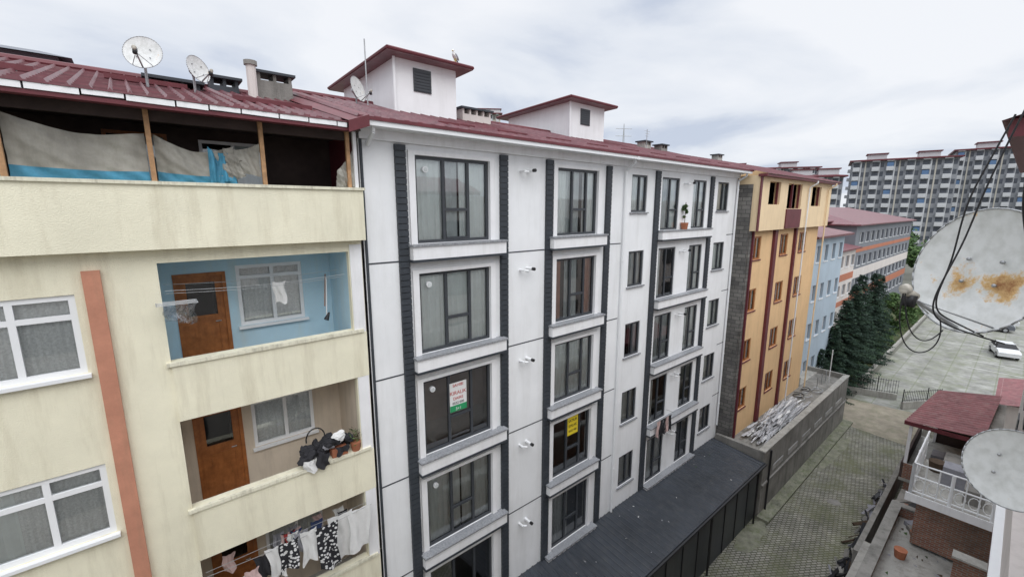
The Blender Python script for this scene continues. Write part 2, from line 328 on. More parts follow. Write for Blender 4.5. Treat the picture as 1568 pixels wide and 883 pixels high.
def downpipe(b,x,y,zt,zb,m='pvc',r=.045):
    b.path([(x,y-.45,zt),(x,y-.45,zt-.12),(x,y-.09,zt-.35),(x,y-.09,zb)],r,m,8)
    z=zt-.8
    while z>zb:
        b.cyl((x,y-.09,z),(x,y-.09,z+.05),r*1.3,m,8);z-=2.8
downpipe(trim,13.4,FY,1.72,G+3.4);downpipe(trim,22.66,FY,1.72,-11.5)
downpipe(trim,3.95,FY,1.72,1.45)
for k in range(5):
    z=1.06-ST*k
    for (x,dx) in ((8.45,.28),(17.62,.3)):
        trim.cyl((x,FY,z),(x,FY-.22,z),.035,'pvc',8);trim.cyl((x,FY-.18,z),(x+.12,FY-.24,z-.02),.035,'pvc',8)
        trim.cyl((x+dx,FY,z+.03),(x+dx,FY-.25,z+.03),.045,'pvc',8);trim.cyl((x+dx,FY-.25,z+.03),(x+dx,FY-.34,z+.03),.05,'black',8)
for k in (0,1,2,3):
    z=.95-ST*k;trim.cyl((5.42,FY+.12,z),(5.42,FY+.03,z),.075,'pvc',14);trim.cyl((5.42,FY+.05,z),(5.42,FY+.02,z),.05,'curtaind',14)
trim.make('trim',E)
r=B()
def zr(y):return 1.84+.28*(y-9.0)
roofslope(r,3.6,22.95,9.0,1.84,14.2,zr(14.2),'maroon',.33,14)
r.box(3.6,22.95,8.97,9.0,1.80,1.87,'maroontrim')
r.poly([(3.6,14.2,zr(14.2)),(22.95,14.2,zr(14.2)),(22.95,19,1.9),(3.6,19,1.9)],'maroon')
r.cyl((3.6,14.2,zr(14.2)+.03),(22.95,14.2,zr(14.2)+.03),.09,'maroontrim')
r.make('roof',E)
def tower(X0,X1,Y0,Y1,zt,name):
    t=B();zb=1.9
    t.box(X0,X1,Y0,Y1,zb,zt,'white')
    o=.40;a0,a1,b0,b1=X0-o,X1+o,Y0-o,Y1+o
    zk=zt-.12;th=.09;xm=(X0+X1)/2
    lo=[(a0,b0,zt-.0),(a1,b0,zt-.0),(a1,b1,zk),(a0,b1,zk)]
    hi=[(p[0],p[1],p[2]+th) for p in lo];ap=[(xm,(b0+b1)/2-.7,zt+.17),(xm,(b0+b1)/2+.7,zt+.14)]
    t.mesh(lo+hi+ap,[(3,2,1,0),(0,1,5,4),(1,2,6,5),(2,3,7,6),(3,0,4,7),(4,5,8),(5,6,9,8),(6,7,9),(7,4,8,9)],'maroon')
    for p,q in ((hi[0],hi[1]),(hi[1],hi[2]),(hi[3],hi[0])):
        t.cyl((p[0],p[1],p[2]-.02),(q[0],q[1],q[2]-.02),.05,'maroontrim',6)
    t.cyl((hi[0][0],hi[0][1],hi[0][2]),ap[0],.03,'maroontrim',6);t.cyl(hi[1],ap[0],.03,'maroontrim',6)
    vx=X0+(X1-X0)*.42;t.box(vx-.3,vx+.3,Y0-.03,Y0-.002,zt-.85,zt-.2,'frame')
    for i in range(7):t.box(vx-.26,vx+.26,Y0-.045,Y0-.03,zt-.82+i*.085,zt-.79+i*.085,'dark')
    t.cyl((X0-.05,Y0-.05,zt-.02),(X0-.05,Y0-.05,2.7),.045,'pvc',8)
    t.make(name,E)
tower(6.15,8.24,12.5,16.6,4.34,'stair_tower_left')
tower(14.2,16.45,13.0,17.0,4.42,'stair_tower_right')
def chimney(b,x,y,z0,z1,w_=.5,d=.5,m='concrete'):
    b.box(x-w_/2,x+w_/2,y-d/2,y+d/2,z0,z1,m)
    n=max(2,int(w_/.3))
    for i in range(n+1):
        xx=x-w_/2+.04+(w_-.08)*i/n
        b.box(xx-.035,xx+.035,y-d/2,y+d/2,z1,z1+.16,m)
    b.box(x-w_/2-.08,x+w_/2+.08,y-d/2-.08,y+d/2+.08,z1+.16,z1+.22,'dark')
c=B()
chimney(c,9.35,13.2,2.6,3.2,1.2,.6,'pinkwall');chimney(c,20.6,13.6,2.9,3.28,.6,.45,'concretelt');chimney(c,22.2,13.6,2.9,3.25,.6,.45,'concrete')
for x,y,h in ((5.45,12.9,4.75),(20.2,13.2,4.0)):
    c.cyl((x,y,2.6),(x,y,h),.018,'galv',6)
x,y,h=20.2,13.2,4.0
for i in range(3):c.cyl((x-.25+.05*i,y,h-.1-.12*i),(x+.25-.05*i,y,h-.1-.12*i),.008,'galv',5)
for i in range(9):
    x=6+1.9*i;c.box(x,x+1.1,9.9,9.93,zr(9.9)+.02,zr(9.9)+.09,'maroontrim')
c.make('chimneys_and_antennas',E)
def textmesh(body,loc,size,mat,parent,rx=math.pi/2,rz=0,name='lettering'):
    cu=bpy.data.curves.new(name,'FONT');cu.body=body;cu.size=size;cu.align_x='CENTER';cu.extrude=.002;cu.materials.append(M[mat])
    o=bpy.data.objects.new(name,cu);o.location=loc;o.rotation_euler=(rx,0,rz);sc.collection.objects.link(o);o.parent=parent
SY=FY+.03
S=empty('rental_sign');b=B()
b.box(5.93,6.48,SY-.005,SY+.003,-5.52,-4.68,'cwhite');b.box(5.93,6.48,SY-.008,SY-.005,-5.52,-5.34,'green');b.make('board',S)
textmesh('SAHIBI',(6.2,SY-.009,-4.80),.12,'red',S);textmesh('KIRALIK',(6.2,SY-.009,-5.03),.15,'red',S);textmesh('DAIRE',(6.2,SY-.009,-5.18),.12,'red',S);textmesh('0532 000',(6.2,SY-.009,-5.31),.10,'black',S);textmesh('3+1',(6.2,SY-.012,-5.49),.12,'cwhite',S)
S=empty('yellow_sale_sign');b=B();b.box(10.75,11.3,SY-.005,SY+.003,-7.95,-7.2,'yellow');b.make('board',S)
textmesh('SATILIK',(11.02,SY-.009,-7.45),.14,'black',S);textmesh('EMLAK',(11.02,SY-.009,-7.65),.14,'black',S);textmesh('0532 000',(11.02,SY-.009,-7.83),.11,'black',S)
# ------------------------------------------------------------------ AWNING
E=empty('sheet_roof_lean_to');b=B()
b.poly([(7.5,9.58,-12.22),(22.5,9.58,-12.22),(22.5,7.0,-12.5),(7.5,7.0,-12.5)],'awning')
x=7.5
while x<22.5:
    b.mesh([(x,9.58,-12.22),(x+.05,9.58,-12.18),(x+.1,9.58,-12.22),(x,6.99,-12.5),(x+.05,6.99,-12.455),(x+.1,6.99,-12.5)],[(0,3,4,1),(1,4,5,2),(3,5,4)],'awning');x+=.25
b.box(7.5,22.5,6.93,6.99,-12.66,-12.46,'awning')
b.cyl((7.5,6.9,-12.56),(22.5,6.9,-12.56),.07,'black',8)
x=7.5
while x<22.4:
    b.box(x,x+1.2,7.15,7.2,G,-12.6,'awning');b.box(x+1.2,x+1.25,7.12,7.22,G,-12.6,'black');x+=1.25
b.box(22.3,22.36,7.2,9.58,G,-12.6,'awning')
for x in (8,12.5,17,21.9):b.cyl((x,6.98,G),(x,6.98,-12.5),.045,'black',8)
for i in range(34):
    px,py_=rnd(8,22),rnd(7.3,9.4);zz=-12.5+.28*(py_-7)/2.58+.03;a=rnd(0,6);l=rnd(.03,.1);b.poly([(px,py_,zz),(px+l*math.cos(a),py_+l*math.sin(a),zz+.02),(px-l*math.sin(a)*.6,py_+l*math.cos(a)*.6,zz+.01)],random.choice(['concretelt','leaf','sheet','cwhite']))
b.make('lean_to',E)
# ------------------------------------------------------------------ CREAM BUILDING
E=empty('cream_apartment_building')
w=B();win=B();tr=B()
L0,L1=.14,3.42;SC=2.92
ops=[];lg=[]
for k in range(4):
    t=-.91-SC*k;bt=-2.69-SC*k
    ops.append((L0,L1,bt,t,.14));lg.append((bt,t))
    ops.append((-3.1,-.92,-2.62-SC*k,-1.32-SC*k,.14))
    ops.append((-6.3,-4.1,-2.62-SC*k,-1.32-SC*k,.14))
facade(w,-9,3.72,G,-.66,FY,ops,'cream',.14)
w.poly([(-9,FY,G),(-9,FY+8,G),(-9,FY+8,1.6),(-9,FY,1.6)],'cream')
w.poly([(3.72,FY+1.6,-.6),(3.72,FY+8,-.6),(3.72,FY+8,1.6),(3.72,FY+1.6,1.6)],'cream')
w.poly([(-9,FY+8,G),(3.72,FY+8,G),(3.72,FY+8,1.6),(-9,FY+8,1.6)],'cream')
D=1.35
for k,(bt,t) in enumerate(lg):
    m=['bluewall','beigewall','beigewall','cream'][k];fl=bt-.92;ya=FY+.14;yb=FY+D;ct=t+.02
    w.poly([(L0-.02,ya,fl),(L1,ya,fl),(L1,yb,fl),(L0-.02,yb,fl)],'concretelt')
    w.poly([(L0-.02,ya,ct),(L1,ya,ct),(L1,yb,ct),(L0-.02,yb,ct)],'whitetrim' if k else 'bluewall')
    w.poly([(L1,ya,fl),(L1,yb,fl),(L1,yb,ct),(L1,ya,ct)],m);w.poly([(L0-.02,ya,fl),(L0-.02,yb,fl),(L0-.02,yb,ct),(L0-.02,ya,ct)],m)
    w.poly([(L0-.02,ya,fl),(L1,ya,fl),(L1,ya,bt),(L0-.02,ya,bt)],m)
    o2=[(.36,1.26,fl,t-.38,.1),(1.45,2.78,t-1.62,t-.28,.1)]
    facade(w,L0-.02,L1,fl,ct,yb,o2,m,.1)
    dz=t-.38
    tr.box(.36,.43,yb-.02,yb+.08,fl,dz,'wood');tr.box(1.19,1.26,yb-.02,yb+.08,fl,dz,'wood');tr.box(.43,1.19,yb-.02,yb+.08,dz-.07,dz,'wood')
    tr.box(.43,.56,yb+.02,yb+.06,fl,dz-.07,'wood');tr.box(1.06,1.19,yb+.02,yb+.06,fl,dz-.07,'wood')
    tr.box(.56,1.06,yb+.02,yb+.06,dz-.2,dz-.07,'wood');tr.box(.56,1.06,yb+.02,yb+.06,dz-1.02,dz-.9,'wood');tr.box(.56,1.06,yb+.02,yb+.06,fl,fl+.15,'wood')
    tr.box(.56,1.06,yb+.035,yb+.055,fl+.15,dz-1.02,'wood');tr.box(.62,1.0,yb+.024,yb+.034,dz-1.4,dz-1.1,'wood')
    tr.poly([(.56,yb+.05,dz-.9),(1.06,yb+.05,dz-.9),(1.06,yb+.05,dz-.2),(.56,yb+.05,dz-.2)],'glassd')
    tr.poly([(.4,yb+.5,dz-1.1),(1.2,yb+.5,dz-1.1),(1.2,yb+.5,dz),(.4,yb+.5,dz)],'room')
    tr.cyl((1.1,yb+.0,dz-1.05),(1.0,yb-.0,dz-1.05),.012,'galv',6)
    window(win,1.45,2.78,t-1.62,t-.28,yb+.02,'pvc',mull=(2.15,),trans=((1.45,2.15,t-.55),(2.15,2.78,t-.55)),fw=.075,cur=[(0,1,'lace')],room='room')
    tr.box(1.4,2.84,yb-.09,yb-.001,t-1.68,t-1.625,'pvc')
    tr.box(L0-.07,L1+.22,FY-.07,FY+.17,bt-.07,bt-.001,'creamcap')
    tr.box(L0-.0,L1+.29,FY-.035,FY-.001,bt-1.13,bt-.075,'cream')
for k in range(4):
    for (a,b_) in ((-3.1,-.92),(-6.3,-4.1)):
        z0,z1=-2.62-SC*k,-1.32-SC*k
        window(win,a,b_,z0,z1,FY+.03,'pvc',mull=(a+.72,a+1.46),trans=((a,a+.72,z1-.36),(a+1.46,b_,z1-.36),(a+.72,a+1.46,z1-.36)),fw=.085,cur=[(0,.5,'curtain',0),(.5,1,'lace',0)],room='roomlt')
        tr.box(a-.08,b_+.04,FY-.10,FY+.03,z0-.06,z0-.002,'pvc')
tr.box(-.80,-.58,FY-.09,FY-.001,G,-.96,'salmon')
tr.box(L1+.02,3.70,FY-.03,FY-.001,G,-.76,'whitetrim')
tr.box(-9,3.74,FY-.24,FY-.0,-.66,.40,'cream')
tr.box(-9,3.77,FY-.28,FY+.04,.40,.455,'creamcap')
tr.box(-9,3.72,FY+.0,FY+1.6,-.62,-.5,'concretelt')
yb=FY+1.6
o2=[(-.35,.6,-.5,1.45,.1),(1.1,2.3,.0,1.4,.1),(-3.2,-1.6,.1,1.3,.1)]
facade(w,-9,3.72,-.5,1.78,yb,o2,'darkwall',.1)  # loggia back wall, interior shade carried by its dark colour
for (a,b_,c_,d_,_) in o2:
    window(win,a,b_,c_,d_,yb+.02,'pvc' if a==1.1 else 'wood',mull=((a+b_)/2,),fw=.06,cur=[(.5,1,'curtaind')])
w.poly([(3.70,FY+.1,-.6),(3.70,yb,-.6),(3.70,yb,1.75),(3.70,FY+.1,1.75)],'maroontrim')
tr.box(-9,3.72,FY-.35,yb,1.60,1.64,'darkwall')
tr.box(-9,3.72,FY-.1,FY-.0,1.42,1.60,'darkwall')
for x in (-4.6,-2.98,-1.38,.27,1.9,3.5):
    tr.box(x-.035,x+.035,FY-.17,FY-.10,.455,1.60,'post')
tr.box(3.6,3.67,FY-.2,FY-.13,.46,1.7,'whitetrim')
w.make('walls',E);win.make('windows',E)
x=-9
while x<3.3:
    l=rnd(.42,.62);dz=rnd(-.016,.016);xe=min(x+l,3.35)
    tr.obox(((x+.012+xe)/2,FY-.56,1.65+dz),(xe-x-.024,.12,.085),Matrix.Rotation(rnd(-.015,.015),3,'Y'),'whitetrim');x+=l
tr.box(-9,3.45,FY-.5,FY-.3,1.56,1.62,'maroontrim')
tr.box(-9,3.4,FY-.6,FY-.48,1.54,1.60,'maroontrim')
tr.make('trim',E)
r=B()
def zy(y):return 1.69+.265*(y-9.0)
roofslope(r,-9,3.45,8.97,1.69,14.0,zy(14),'maroon',.22,15,.035)
r.poly([(-9,14,zy(14)),(3.45,14,zy(14)),(3.45,19,1.8),(-9,19,1.8)],'maroon')
r.cyl((-9,14,zy(14)+.03),(3.45,14,zy(14)+.03),.09,'maroontrim')
r.mesh([(3.35,8.9,1.72),(3.78,8.9,1.88),(3.78,14.2,3.36),(3.35,14.2,3.15),(3.35,8.9,1.5),(3.78,8.9,1.66)],[(0,1,2,3),(0,4,5,1)],'maroontrim')
for x,y,l in ((1.7,10.6,1.5),(-.2,11.9,1.3),(-2.4,10.5,1.4)):
    r.box(x,x+l,y,y+.04,zy(y)+.04,zy(y)+.13,'maroontrim')
r.make('roof',E)
c=B()
chimney(c,3.05,13.2,2.6,3.2,.8,.5,'concrete');c.cyl((2.5,12.8,2.5),(2.5,12.8,3.45),.11,'pinkwall',10);c.cyl((2.5,12.8,3.45),(2.5,12.8,3.55),.15,'concrete',10)
chimney(c,2.0,13.6,2.6,3.0,.6,.5,'dark');chimney(c,.9,12.3,2.3,2.5,.9,.4,'dark')
c.box(-4.5,-1.0,15.0,18,2.6,3.45,'greywall');c.mesh([(-4.7,14.7,3.4),(-.75,14.7,3.4),(-.75,18,3.4),(-4.7,18,3.4),(-4.5,16.4,3.85),(-1.4,16.4,3.85)],[(0,1,5,4),(1,2,5),(2,3,4,5),(3,0,4)],'greywall')
c.make('chimneys',E)
T=empty('tarpaulin_screen');b=B()
def tarp(x0,x1,zt0,zt1,zb0,zb1,blue=.2,y=FY-.05,sag=.14):
    ph=rnd(0,6)
    def f(u,v):
        x=x0+(x1-x0)*u;zt=zt0+(zt1-zt0)*u-sag*math.sin(math.pi*u);zb=zb0+(zb1-zb0)*u
        return (x,y+.035*math.sin(u*11+ph+v*2)+.03*math.sin(v*6+u*5)+.012*math.sin(u*37+v*9+ph)+.015*math.sin((u+v)*23),zb+(zt-zb)*v)
    if blue<1:b.grid(lambda u,v:f(u,blue+(1-blue)*v),40,12,'tarp')
    if blue>0:b.grid(lambda u,v:f(u,blue*v),40,4,'tarpblue')
tarp(-3.0,-1.42,1.32,1.3,.44,.44);tarp(-1.34,.22,1.36,1.22,.46,.46,.2);tarp(.33,1.45,1.22,1.12,.46,.46,.22,FY-.05,.18)
tarp(1.05,1.35,1.08,1.0,.46,.5,1,FY-.1,.05);tarp(1.28,1.86,1.08,1.2,.72,.6,.0,FY-.07,.06);tarp(1.25,1.6,.8,.9,.46,.6,0,FY-.09,0)
tarp(3.25,3.68,.8,1.4,.47,.47,.0,FY-.12,.1);b.make('sheets',T,True)
T2=empty('clothes_line');b=B()
for z,y in ((-1.42,9.75),(-1.5,9.95),(-1.36,10.15)):
    b.path([(.2+3.15*i/8,y,z-.06*math.sin(math.pi*i/8)) for i in range(9)],.004,'galv',5)
b.make('lines',T2)
T=empty('clothes_airer');b=B()
for i in range(5):b.cyl((.05,FY-.35+.09*i,-1.6),(.62,FY-.35+.09*i,-1.6),.005,'galv',5)
for x in (.05,.62):b.cyl((x,FY-.35,-1.6),(x,FY,-1.6),.008,'galv',5)
def cloth(b,x0,x1,zt,zb,y,m,amp=.03,sway=0):
    ph=rnd(0,6);k=rnd(.5,1.2);f1=rnd(5,9)
    b.grid(lambda u,v:(x0+(x1-x0)*(.5+(u-.5)*(1-.36*k*(1-v)*v-.12*k*(1-v)))+sway*(1-v)+.02*math.sin(v*7+ph),y+amp*math.sin(u*f1+ph+v*2.5)*(1.2-v)+amp*.25*math.sin(u*17+ph+v*5),zb+(zt-zb)*v+.03*math.sin(u*6+ph)*(1-v)-.03*math.sin(u*math.pi)*v),18,8,m)
cloth(b,.12,.55,-1.62,-1.92,FY-.3,'plastic');cloth(b,.1,.5,-1.62,-1.88,FY-.1,'plastic');cloth(b,.3,.6,-1.62,-1.98,FY-.2,'plastic');b.make('rack',T,False)
T=empty('broom');b=B();b.cyl((3.05,10.3,-2.2),(3.2,10.6,-1.5),.012,'wood',6);b.cyl((3.03,10.2,-2.5),(3.12,10.25,-2.35),.06,'black',8,.02);b.cyl((3.06,10.25,-2.4),(3.14,10.35,-1.55),.012,'pvc',6);b.make('broom_parts',T)
T=empty('hanging_clothes_bag');b=B();cloth(b,2.0,2.25,-1.5,-1.98,10.2,'cwhite');b.make('cloth',T)
# loggia 2 clutter
T=empty('household_clutter');b=B()
random.seed(3)
for i in range(26):
    m=random.choice(['cblack','cblack','cgrey','cwhite','cblack','cblack','cblack']);x=rnd(2.2,3.2);z=-5.5+rnd(-.1,.42)*(1-abs(x-2.75));
    b.ell((x,FY+rnd(-.06,.3),z),(rnd(.08,.22),rnd(.06,.12),rnd(.05,.12)),m,14,9,Matrix.Rotation(rnd(0,3),3,'Y')@Matrix.Rotation(rnd(0,3),3,'X'),.28,rnd(0,6))
b.path([(2.45+.2*math.cos(t),FY+.1,-5.05+.25*math.sin(t)) for t in [i*.3 for i in range(12)]],.015,'black',6)
b.box(2.75,3.1,FY-.02,FY+.2,-5.60,-5.42,'terracotta')
cloth(b,2.1,2.4,-5.4,-5.7,FY-.1,'cwhite',.03);cloth(b,2.35,2.65,-5.35,-5.68,FY-.13,'cblack',.03);cloth(b,2.8,3.1,-5.3,-5.52,FY-.12,'cblack',.03)
b.make('pile',T,False)
T=empty('potted_plant');b=B();b.cyl((3.3,FY+.02,-5.61),(3.3,FY+.02,-5.4),.09,'terracotta',12,.12)
for i in range(140):
    a=rnd(0,6.28);q=rnd(0,.17);p=Vector((3.3+q*math.cos(a),FY+.02+q*math.sin(a),-5.4+rnd(0,.28)));d=Vector((rnd(-1,1),rnd(-1,1),rnd(-.5,1)))*.05;e=Vector((rnd(-1,1),rnd(-1,1),rnd(-1,1)))*.02
    b.poly([p,p+d+e,p+d*2],random.choice(['leaf','leaf2','bark']))
b.make('pot_and_leaves',T)
T=empty('hanging_laundry');b=B()
b.path([(.2+3.3*i/8,FY-.22,-7.0-.07*math.sin(math.pi*i/8)) for i in range(9)],.005,'galv',5)
b.path([(.2+3.3*i/8,FY-.02,-7.05) for i in range(9)],.005,'galv',5)
items=[('cgrey',.2,.5,.7),('cwhite',.45,.8,.5),('cpink',.78,1.0,.35),('cblack',.98,1.25,.6),('cwhite',1.2,1.5,.8),('cpat',1.45,1.8,.7),('cgrey',1.75,2.0,.5),('cwhite',1.9,2.2,.8),('cpat',2.15,2.6,1.15),('cwhite',2.5,3.02,1.2),('cwhite',2.9,3.42,1.1)]
for i,(m,a,c_,h) in enumerate(items):
    z=-7.45+.117*i; z=min(z,-6.95);cloth(b,a,c_+.05,z,z-h,FY-.15-.07*(i%3),m,.04,rnd(-.05,.05))
for i in range(13):
    a=.3+rnd(0,2.6);cloth(b,a,a+rnd(.18,.3),-7.12,-7.12-rnd(.3,.6),FY+.15+rnd(0,.3),['cpink','cnavy','cgrey','cpink','cblack','cwhite','cred'][i%7],.035)
b.make('garments',T,False)
# ------------------------------------------------------------------ DISHES
def dish(name,loc,normal,rad,mat,arm=True,polevec=None,depth=.17):
    T=empty(name);b=B();nu,nv=40,9
    vs=[];fs=[]
    for j in range(nv+1):
        q=rad*j/nv
        for i in range(nu):
            t=2*math.pi*i/nu;vs.append((q*math.cos(t),q*1.04*math.sin(t),depth*rad*(j/nv)**2))
    for j in range(nv):
        for i in range(nu):fs.append((j*nu+i,j*nu+(i+1)%nu,(j+1)*nu+(i+1)%nu,(j+1)*nu+i))
    b.mesh(vs,fs,mat)
    for i in range(nu):
        t=2*math.pi*i/nu;t2=2*math.pi*(i+1)/nu;z=depth*rad
        b.cyl((rad*math.cos(t),rad*1.04*math.sin(t),z),(rad*math.cos(t2),rad*1.04*math.sin(t2),z),.006,'galv',5)
    if arm:
        b.cyl((0,-rad*.98,depth*rad),(0,-rad*.62,rad*1.15),.014,'galv',8);b.cyl((0,-rad*.6,rad*1.1),(0,-rad*.52,rad*1.36),.028,'lnb',12)
        b.cyl((0,-rad*.52,rad*1.36),(0,-rad*.49,rad*1.29),.036,'lnb',12);b.obox((0,-rad*.68,rad*1.2),(.06,.08,.05),Matrix.Identity(3),'black')
        b.cyl((-rad*.5,-rad*.85,depth*rad),(0,-rad*.65,rad*1.1),.006,'galv',6);b.cyl((rad*.5,-rad*.85,depth*rad),(0,-rad*.65,rad*1.1),.006,'galv',6)
    b.cyl((0,0,-.01),(0,0,-.14),.07,'galv',10)
    for a in (-.1,.1):
        b.cyl((a,.08,.02),(a,.08,.035),.012,'galv',8);b.cyl((a,-.08,.02),(a,-.08,.035),.012,'galv',8)
    o=b.make('reflector',T,True);n=Vector(normal).normalized()
    z=n;x=Vector((0,0,1)).cross(z).normalized();y=z.cross(x)
    o.matrix_world=Matrix.Translation(loc)@Matrix((x,y,z)).transposed().to_4x4()
    if polevec:
        p=B();bk=Vector(loc)-n*.14
        pts=[bk]+[Vector(q) for q in polevec];p.path(pts,.024,'galv',10);p.make('mast',T)
    return T
dish('satellite_dish',(4.42,.155,-.43),(-.80,.56,.18),.415,'dishrust',True,[(4.75,-.35,-.42),(4.75,-.35,-1.3),(4.75,-1.2,-1.3)])
dish('satellite_dish',(5.42,-.20,-2.17),(-.88,.30,.22),.315,'dish',False,[(5.7,-.4,-2.2),(5.7,-.4,-2.8),(5.7,-1.2,-2.8)],.12)
dish('satellite_dish',(.42,11.0,2.82),(-.35,-1,.35),.30,'dish',True,[(.42,11.25,2.75),(.42,11.25,2.2)])
dish('satellite_dish',(1.25,11.4,2.80),(.75,-1,.3),.25,'dish',True,[(1.2,11.6,2.7),(1.2,11.6,2.3)])
dish('satellite_dish',(5.15,12.9,3.35),(.7,-1,.3),.33,'dish',True,[(5.2,13.1,3.2),(5.2,13.1,2.6)])
T=empty('aerial_cables')
def cable(pts,r=.006):
    cu=bpy.data.curves.new('cable','CURVE');cu.dimensions='3D';cu.bevel_depth=r;sp=cu.splines.new('NURBS');sp.points.add(len(pts)-1)
    for p,q in zip(sp.points,pts):p.co=(*q,1)
    sp.use_endpoint_u=True;sp.order_u=4;cu.materials.append(M['black']);o=bpy.data.objects.new('cable',cu);sc.collection.objects.link(o);o.parent=T
cable([(4,.14,.55),(4,.22,.25),(4,.285,.05),(4,.285,-.33),(4,.34,-.55),(4,.33,-.68),(4.05,.27,-.72),(4.3,.1,-.85)],.005)
cable([(4,.10,.6),(4,.17,.3),(4,.22,.05),(4,.25,-.2),(3.95,.33,-.5),(3.95,.36,-.7),(4.05,.25,-.78),(4.4,.0,-.9)],.005)
cable([(3.9,.49,-.56),(3.9,.5,-.7),(3.95,.47,-.95),(4,.33,-1.0),(4.05,.27,-.85),(4.0,.3,-.72)],.004)
cable([(3.9,.48,-.56),(3.92,.46,-.75),(3.95,.41,-.88),(4,.33,-.9),(4.05,.28,-.8)],.004)
cable([(6.5,.1,.85),(4,.05,.42),(4,.045,.1),(4.1,.02,-.1),(4.3,-.1,-.5)],.014)
cable([(6.5,.12,.85),(4,.1,.7),(3.9,.08,.5),(4,.03,.35)],.006)
# ------------------------------------------------------------------ neighbour eave & own row
E=empty('neighbouring_building');b=B()
b.box(7.0,14,-1.4,.27,.74,.92,'maroontrim');b.mesh([(6.9,.33,.90),(14.1,.33,.90),(14.1,-2,1.7),(6.9,-2,1.7)],[(0,1,2,3)],'maroon')
b.box(-14,42,-9,-1.2,G,.72,'pinkwall')
for i in range(17):
    for k in range(5):
        x=-13+3.2*i;z=-1.9-2.9*k;b.box(x,x+1.4,-1.2,-1.15,z,z+1.3,'frame')
b.make('walls',E)
E=empty('balcony_house');b=B()
def corr(P,m,n=24,h=.05):
    P=[Vector(p) for p in P];N_=n*6
    def f(u,v):
        a=P[0].lerp(P[3],u);c_=P[1].lerp(P[2],u);q=a.lerp(c_,v);q.z+=h*math.sin(2*math.pi*n*u);return tuple(q)
    b.grid(f,N_,2,m)
corr(((26,2.5,-9.62),(26,.0,-9.45),(32,-.3,-9.2),(32,1.95,-9.62)),'maroonold',20,.04)
b.box(25.98,26.02,.0,2.5,-9.78,-9.60,'maroontrim')
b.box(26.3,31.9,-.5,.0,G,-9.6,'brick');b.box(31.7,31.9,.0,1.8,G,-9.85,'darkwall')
b.box(26.15,26.27,2.2,2.32,-12.5,-9.7,'whitetrim');b.box(31.6,31.75,1.7,1.8,-12.5,-9.75,'whitetrim')
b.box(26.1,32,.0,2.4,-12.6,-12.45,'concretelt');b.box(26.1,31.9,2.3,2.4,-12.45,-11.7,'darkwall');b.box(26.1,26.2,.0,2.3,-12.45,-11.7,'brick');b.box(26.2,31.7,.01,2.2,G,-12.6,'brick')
b.box(26.3,31.6,.01,.03,-12.4,-9.7,'darkwall');b.box(27,28.2,.035,.06,-12.4,-10.3,'pvc');b.box(27.1,28.1,.065,.07,-12.3,-10.4,'room')  # dark back and left walls: shade under the roof painted as colour
b.box(26.6,27.2,.6,1.2,-12.45,-11.7,'cgrey');b.box(28.5,29.3,1.0,1.6,-12.45,-11.9,'cgrey')
b.box(19.0,22.4,-.6,1.45,-9.75,-9.58,'concretelt');b.box(19.2,22.2,-.6,1.2,-11.4,-9.75,'brick')
b.box(18.95,19.0,-.6,1.5,-9.78,-9.5,'whitetrim')
rt=-8.42
for z in (rt,rt-.45,rt-1.0):
    b.cyl((19.05,1.4,z),(22.35,1.4,z),.03,'pvc',6);b.cyl((19.05,-.5,z),(19.05,1.4,z),.03,'pvc',6)
for i in range(12):
    x=19.05+3.3*i/11;b.cyl((x,1.4,-9.58),(x,1.4,rt),.02 if i%4 else .05,'pvc',6)
for i in range(7):
    y=-.5+1.9*i/6;b.cyl((19.05,y,-9.58),(19.05,y,rt),.02 if i%3 else .05,'pvc',6)
for i in range(6):
    y=-.4+.32*i
    b.path([(19.05,y+.13*math.cos(t),rt-.72+.2*math.sin(t)) for t in [j*math.pi/5 for j in range(11)]],.014,'pvc',5)
b.box(20.6,21.2,.2,.8,-9.58,-8.9,'cgrey');b.cyl((21.6,1.0,-9.58),(21.6,1.0,-9.2),.2,'bark',12,.25);b.box(19.8,20.3,-.3,.2,-9.58,-9.1,'concrete')
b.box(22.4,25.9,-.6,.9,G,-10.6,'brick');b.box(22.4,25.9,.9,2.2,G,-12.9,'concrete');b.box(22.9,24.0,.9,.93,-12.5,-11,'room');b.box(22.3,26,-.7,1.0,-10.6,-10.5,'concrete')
for i in range(14):b.obox((rnd(22.7,25.6),rnd(1.1,2.0),-12.85),(rnd(.2,.8),rnd(.2,.5),rnd(.1,.4)),Matrix.Rotation(rnd(0,3),3,'Z')@Matrix.Rotation(rnd(-.3,.3),3,'X'),random.choice(['bark','cgrey','brick','black','concrete']))
b.box(10,20.8,-1.1,1.72,-11.7,-11.5,'concretelt')
b.box(10,21.0,1.72,1.95,G,-11.12,'brick');b.box(20.8,21.0,-1.1,1.72,G,-11.12,'brick')
b.box(9.95,21.05,1.68,1.99,-11.12,-11.06,'concrete');b.box(20.76,21.05,-1.1,1.68,-11.12,-11.06,'concrete')
b.box(17.6,17.8,-1.1,.1,-11.5,-10.3,'brick');b.box(17.5,17.9,-1.1,.15,-10.3,-10.24,'concretelt')
b.box(10,17.5,-1.15,-.62,-11.5,-6.5,'pinkwall');b.box(10,17.55,-1.1,-.50,-8.9,-7.9,'maroontrim');b.box(10,17.6,-1.1,-.45,-7.9,-7.8,'pvc')
for i in range(4):b.obox((19.6+.3*i,.9+.12*i,-11.42),(.25,.5,.15),Matrix.Rotation(.3*i,3,'Z'),['bark','brick','concrete','cgrey'][i])
b.cyl((18.2,1.3,-11.5),(18.2,1.3,-11.2),.14,'terracotta',12,.18)
for i in range(60):
    a=Vector((rnd(14,20.5),rnd(-.3,1.6),-11.49));b.poly([a,a+Vector((rnd(.05,.2),.02,.01)),a+Vector((.05,rnd(.05,.15),.02))],random.choice(['bark','leaf','cgrey']))
